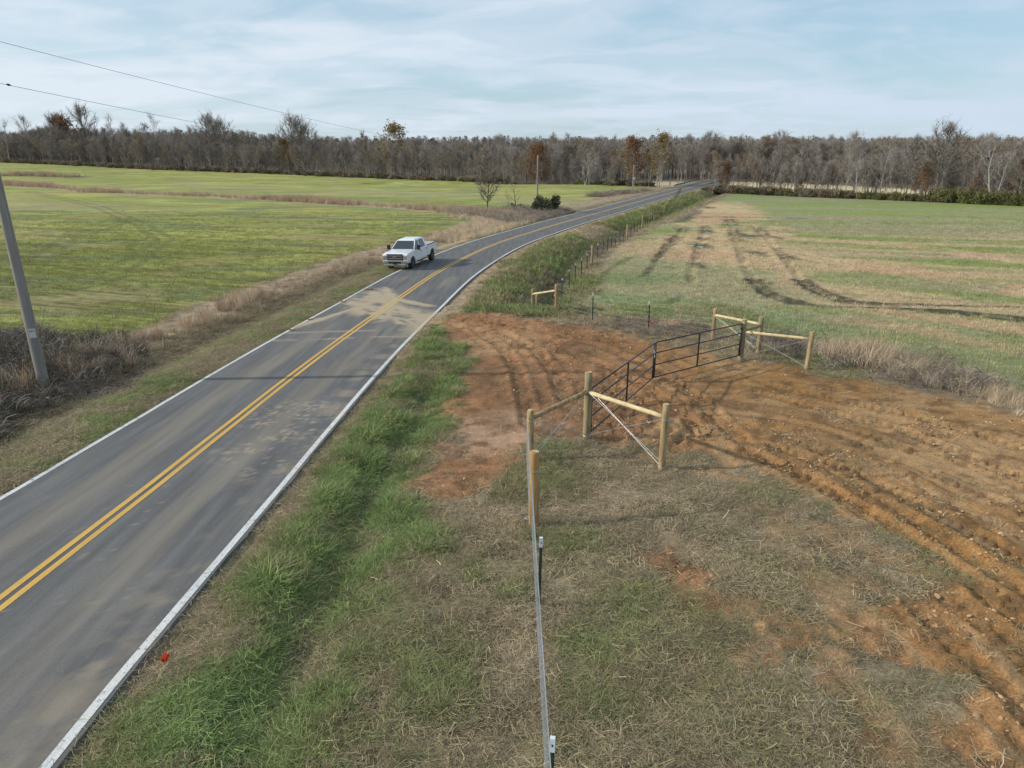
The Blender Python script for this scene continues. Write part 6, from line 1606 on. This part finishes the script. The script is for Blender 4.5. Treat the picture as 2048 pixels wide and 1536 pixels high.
# hedge-like growth above the far embankment at left of the bridge
X, Y = line_pts([(17.54, 164.83), (26.08, 177.22), (34.65, 191.49)], 160, 1.0, 0, RNG); k = np.abs(road_u(X, Y)) > 5; X, Y = X[k], Y[k]
scatter('bank_scrub', [bramble(230 + i, 60, 1.0, M_TWIGT) for i in range(3)], put(X, Y, -.05), rots(len(X), .2), RNG.uniform(.5, 1.4, len(X)), RNG.random(len(X)), 'tan scrub on the bank beside the road short of the bridge', 'scrub')
def shrub(x, y, h, leafm, label, seed, name='evergreen_bush', n=900, w=1.0):
    l, s = blob('shrub', seed, n, leafm, 1.0, .13, 1.1, 30)
    e = empty(name, (x, y, H(x, y) - .05)); e.scale = (h * w * .8, h * w * .8, h * .8); tag(e, label, 'bush')
    for d, nm in ((l, 'foliage'), (s, 'stems')):
        if d is None: continue
        o = bpy.data.objects.new(nm, d); COL.objects.link(o); o.parent = e
    return e
x, y, h = (5.62, 118.51, 3.3); shrub(x, y, h * .95, M_CONIF, 'large dark evergreen bush right of the far telephone pole by the road', 300, n=2600, w=.85)
x, y, h = (5.27, 123.86, 2.64); shrub(x, y, h, M_BRL, 'brownish ivy-covered bush close to the right of the far telephone pole', 304, n=1500, w=.7, name='bush')
x, y, h = (0.97, 128.56, 1.36); shrub(x, y, h, M_CONIF, 'small dark evergreen bush between the saplings and the far telephone pole', 301)
x, y, h = (1.99, 126.19, 0.84); shrub(x, y, h, M_BRL, 'low green bush just left of the far telephone pole', 302)
x, y, h = (7.71, 120.74, 0.96); shrub(x, y, h, M_CONIF, 'low dark evergreen bush nearest the road bend, right of the big bush', 303)
x, y, h = (-17.76, 30.87, 0.64); shrub(x, y, h, M_BRL, 'small dark green briar bush right of the left pole at the field edge', 305, n=1200)
x, y, h = (-17.94, 29.52, 0.78); shrub(x, y, h, M_BRL, 'dark green honeysuckle bush between the left pole and the briar bush', 306, n=1200)
# a bush whose twigs reach into the picture at the left border
x, y, h = (-20.8, 26.9, 3.18); mk_tree('sapling', 0, x, y, max(1.6, h * .8), 'bare_shrub', 'leafless shrub reaching in from the left border below the pole', None, 0.4, 1.6, 'shrub')
X = RNG.uniform(2.0, 9.5, 900); Y = RNG.uniform(29, 40, 900); d, s, sg = pld(X, Y, [F3, T1_, T2_, E1])
k = (np.abs(sg - .5) < 1.9) & (RNG.random(900) < .75) & (fbm(X * .7, Y * .7, 720, 3) > .42); X, Y = X[k], Y[k]
scatter('fence_brush', [bramble(260 + i, 70, 1.0, [M_STEM, M_TWIGT, M_BARKD][i % 3]) for i in range(4)], put(X, Y, -.05), rots(len(X), .3), RNG.uniform(.16, .42, len(X)), RNG.random(len(X)), 'low brown tangled weeds under the wires of the cross fence', 'brush')
# dark scrub in the bank gap and along the far ditch
X, Y = line_pts([(1.94, 40.02), (2.65, 43.37), (3.64, 48.48), (5.23, 54.65), (7.2, 61.99), (12.85, 81.94), (18.2, 99.17)], 260, .5, 1.2, RNG)
scatter('ditch_brush', [bramble(240 + i, 60, 1.0, [M_BARKD, M_TWIG][i % 2]) for i in range(3)], put(X, Y, -.05), rots(len(X), .2), RNG.uniform(.3, .8, len(X)), RNG.random(len(X)), 'dark dead stems in the ditch behind the long field fence', 'brush')
X, Y = line_pts(SPLIT[:5], 150, .8, 1.0, RNG)
scatter('edge_brush', bk[:4], put(X, Y, -.05), rots(len(X), .2), RNG.uniform(.4, .85, len(X)), RNG.random(len(X)), 'leafless brown brush behind the far corner brace', 'brush')
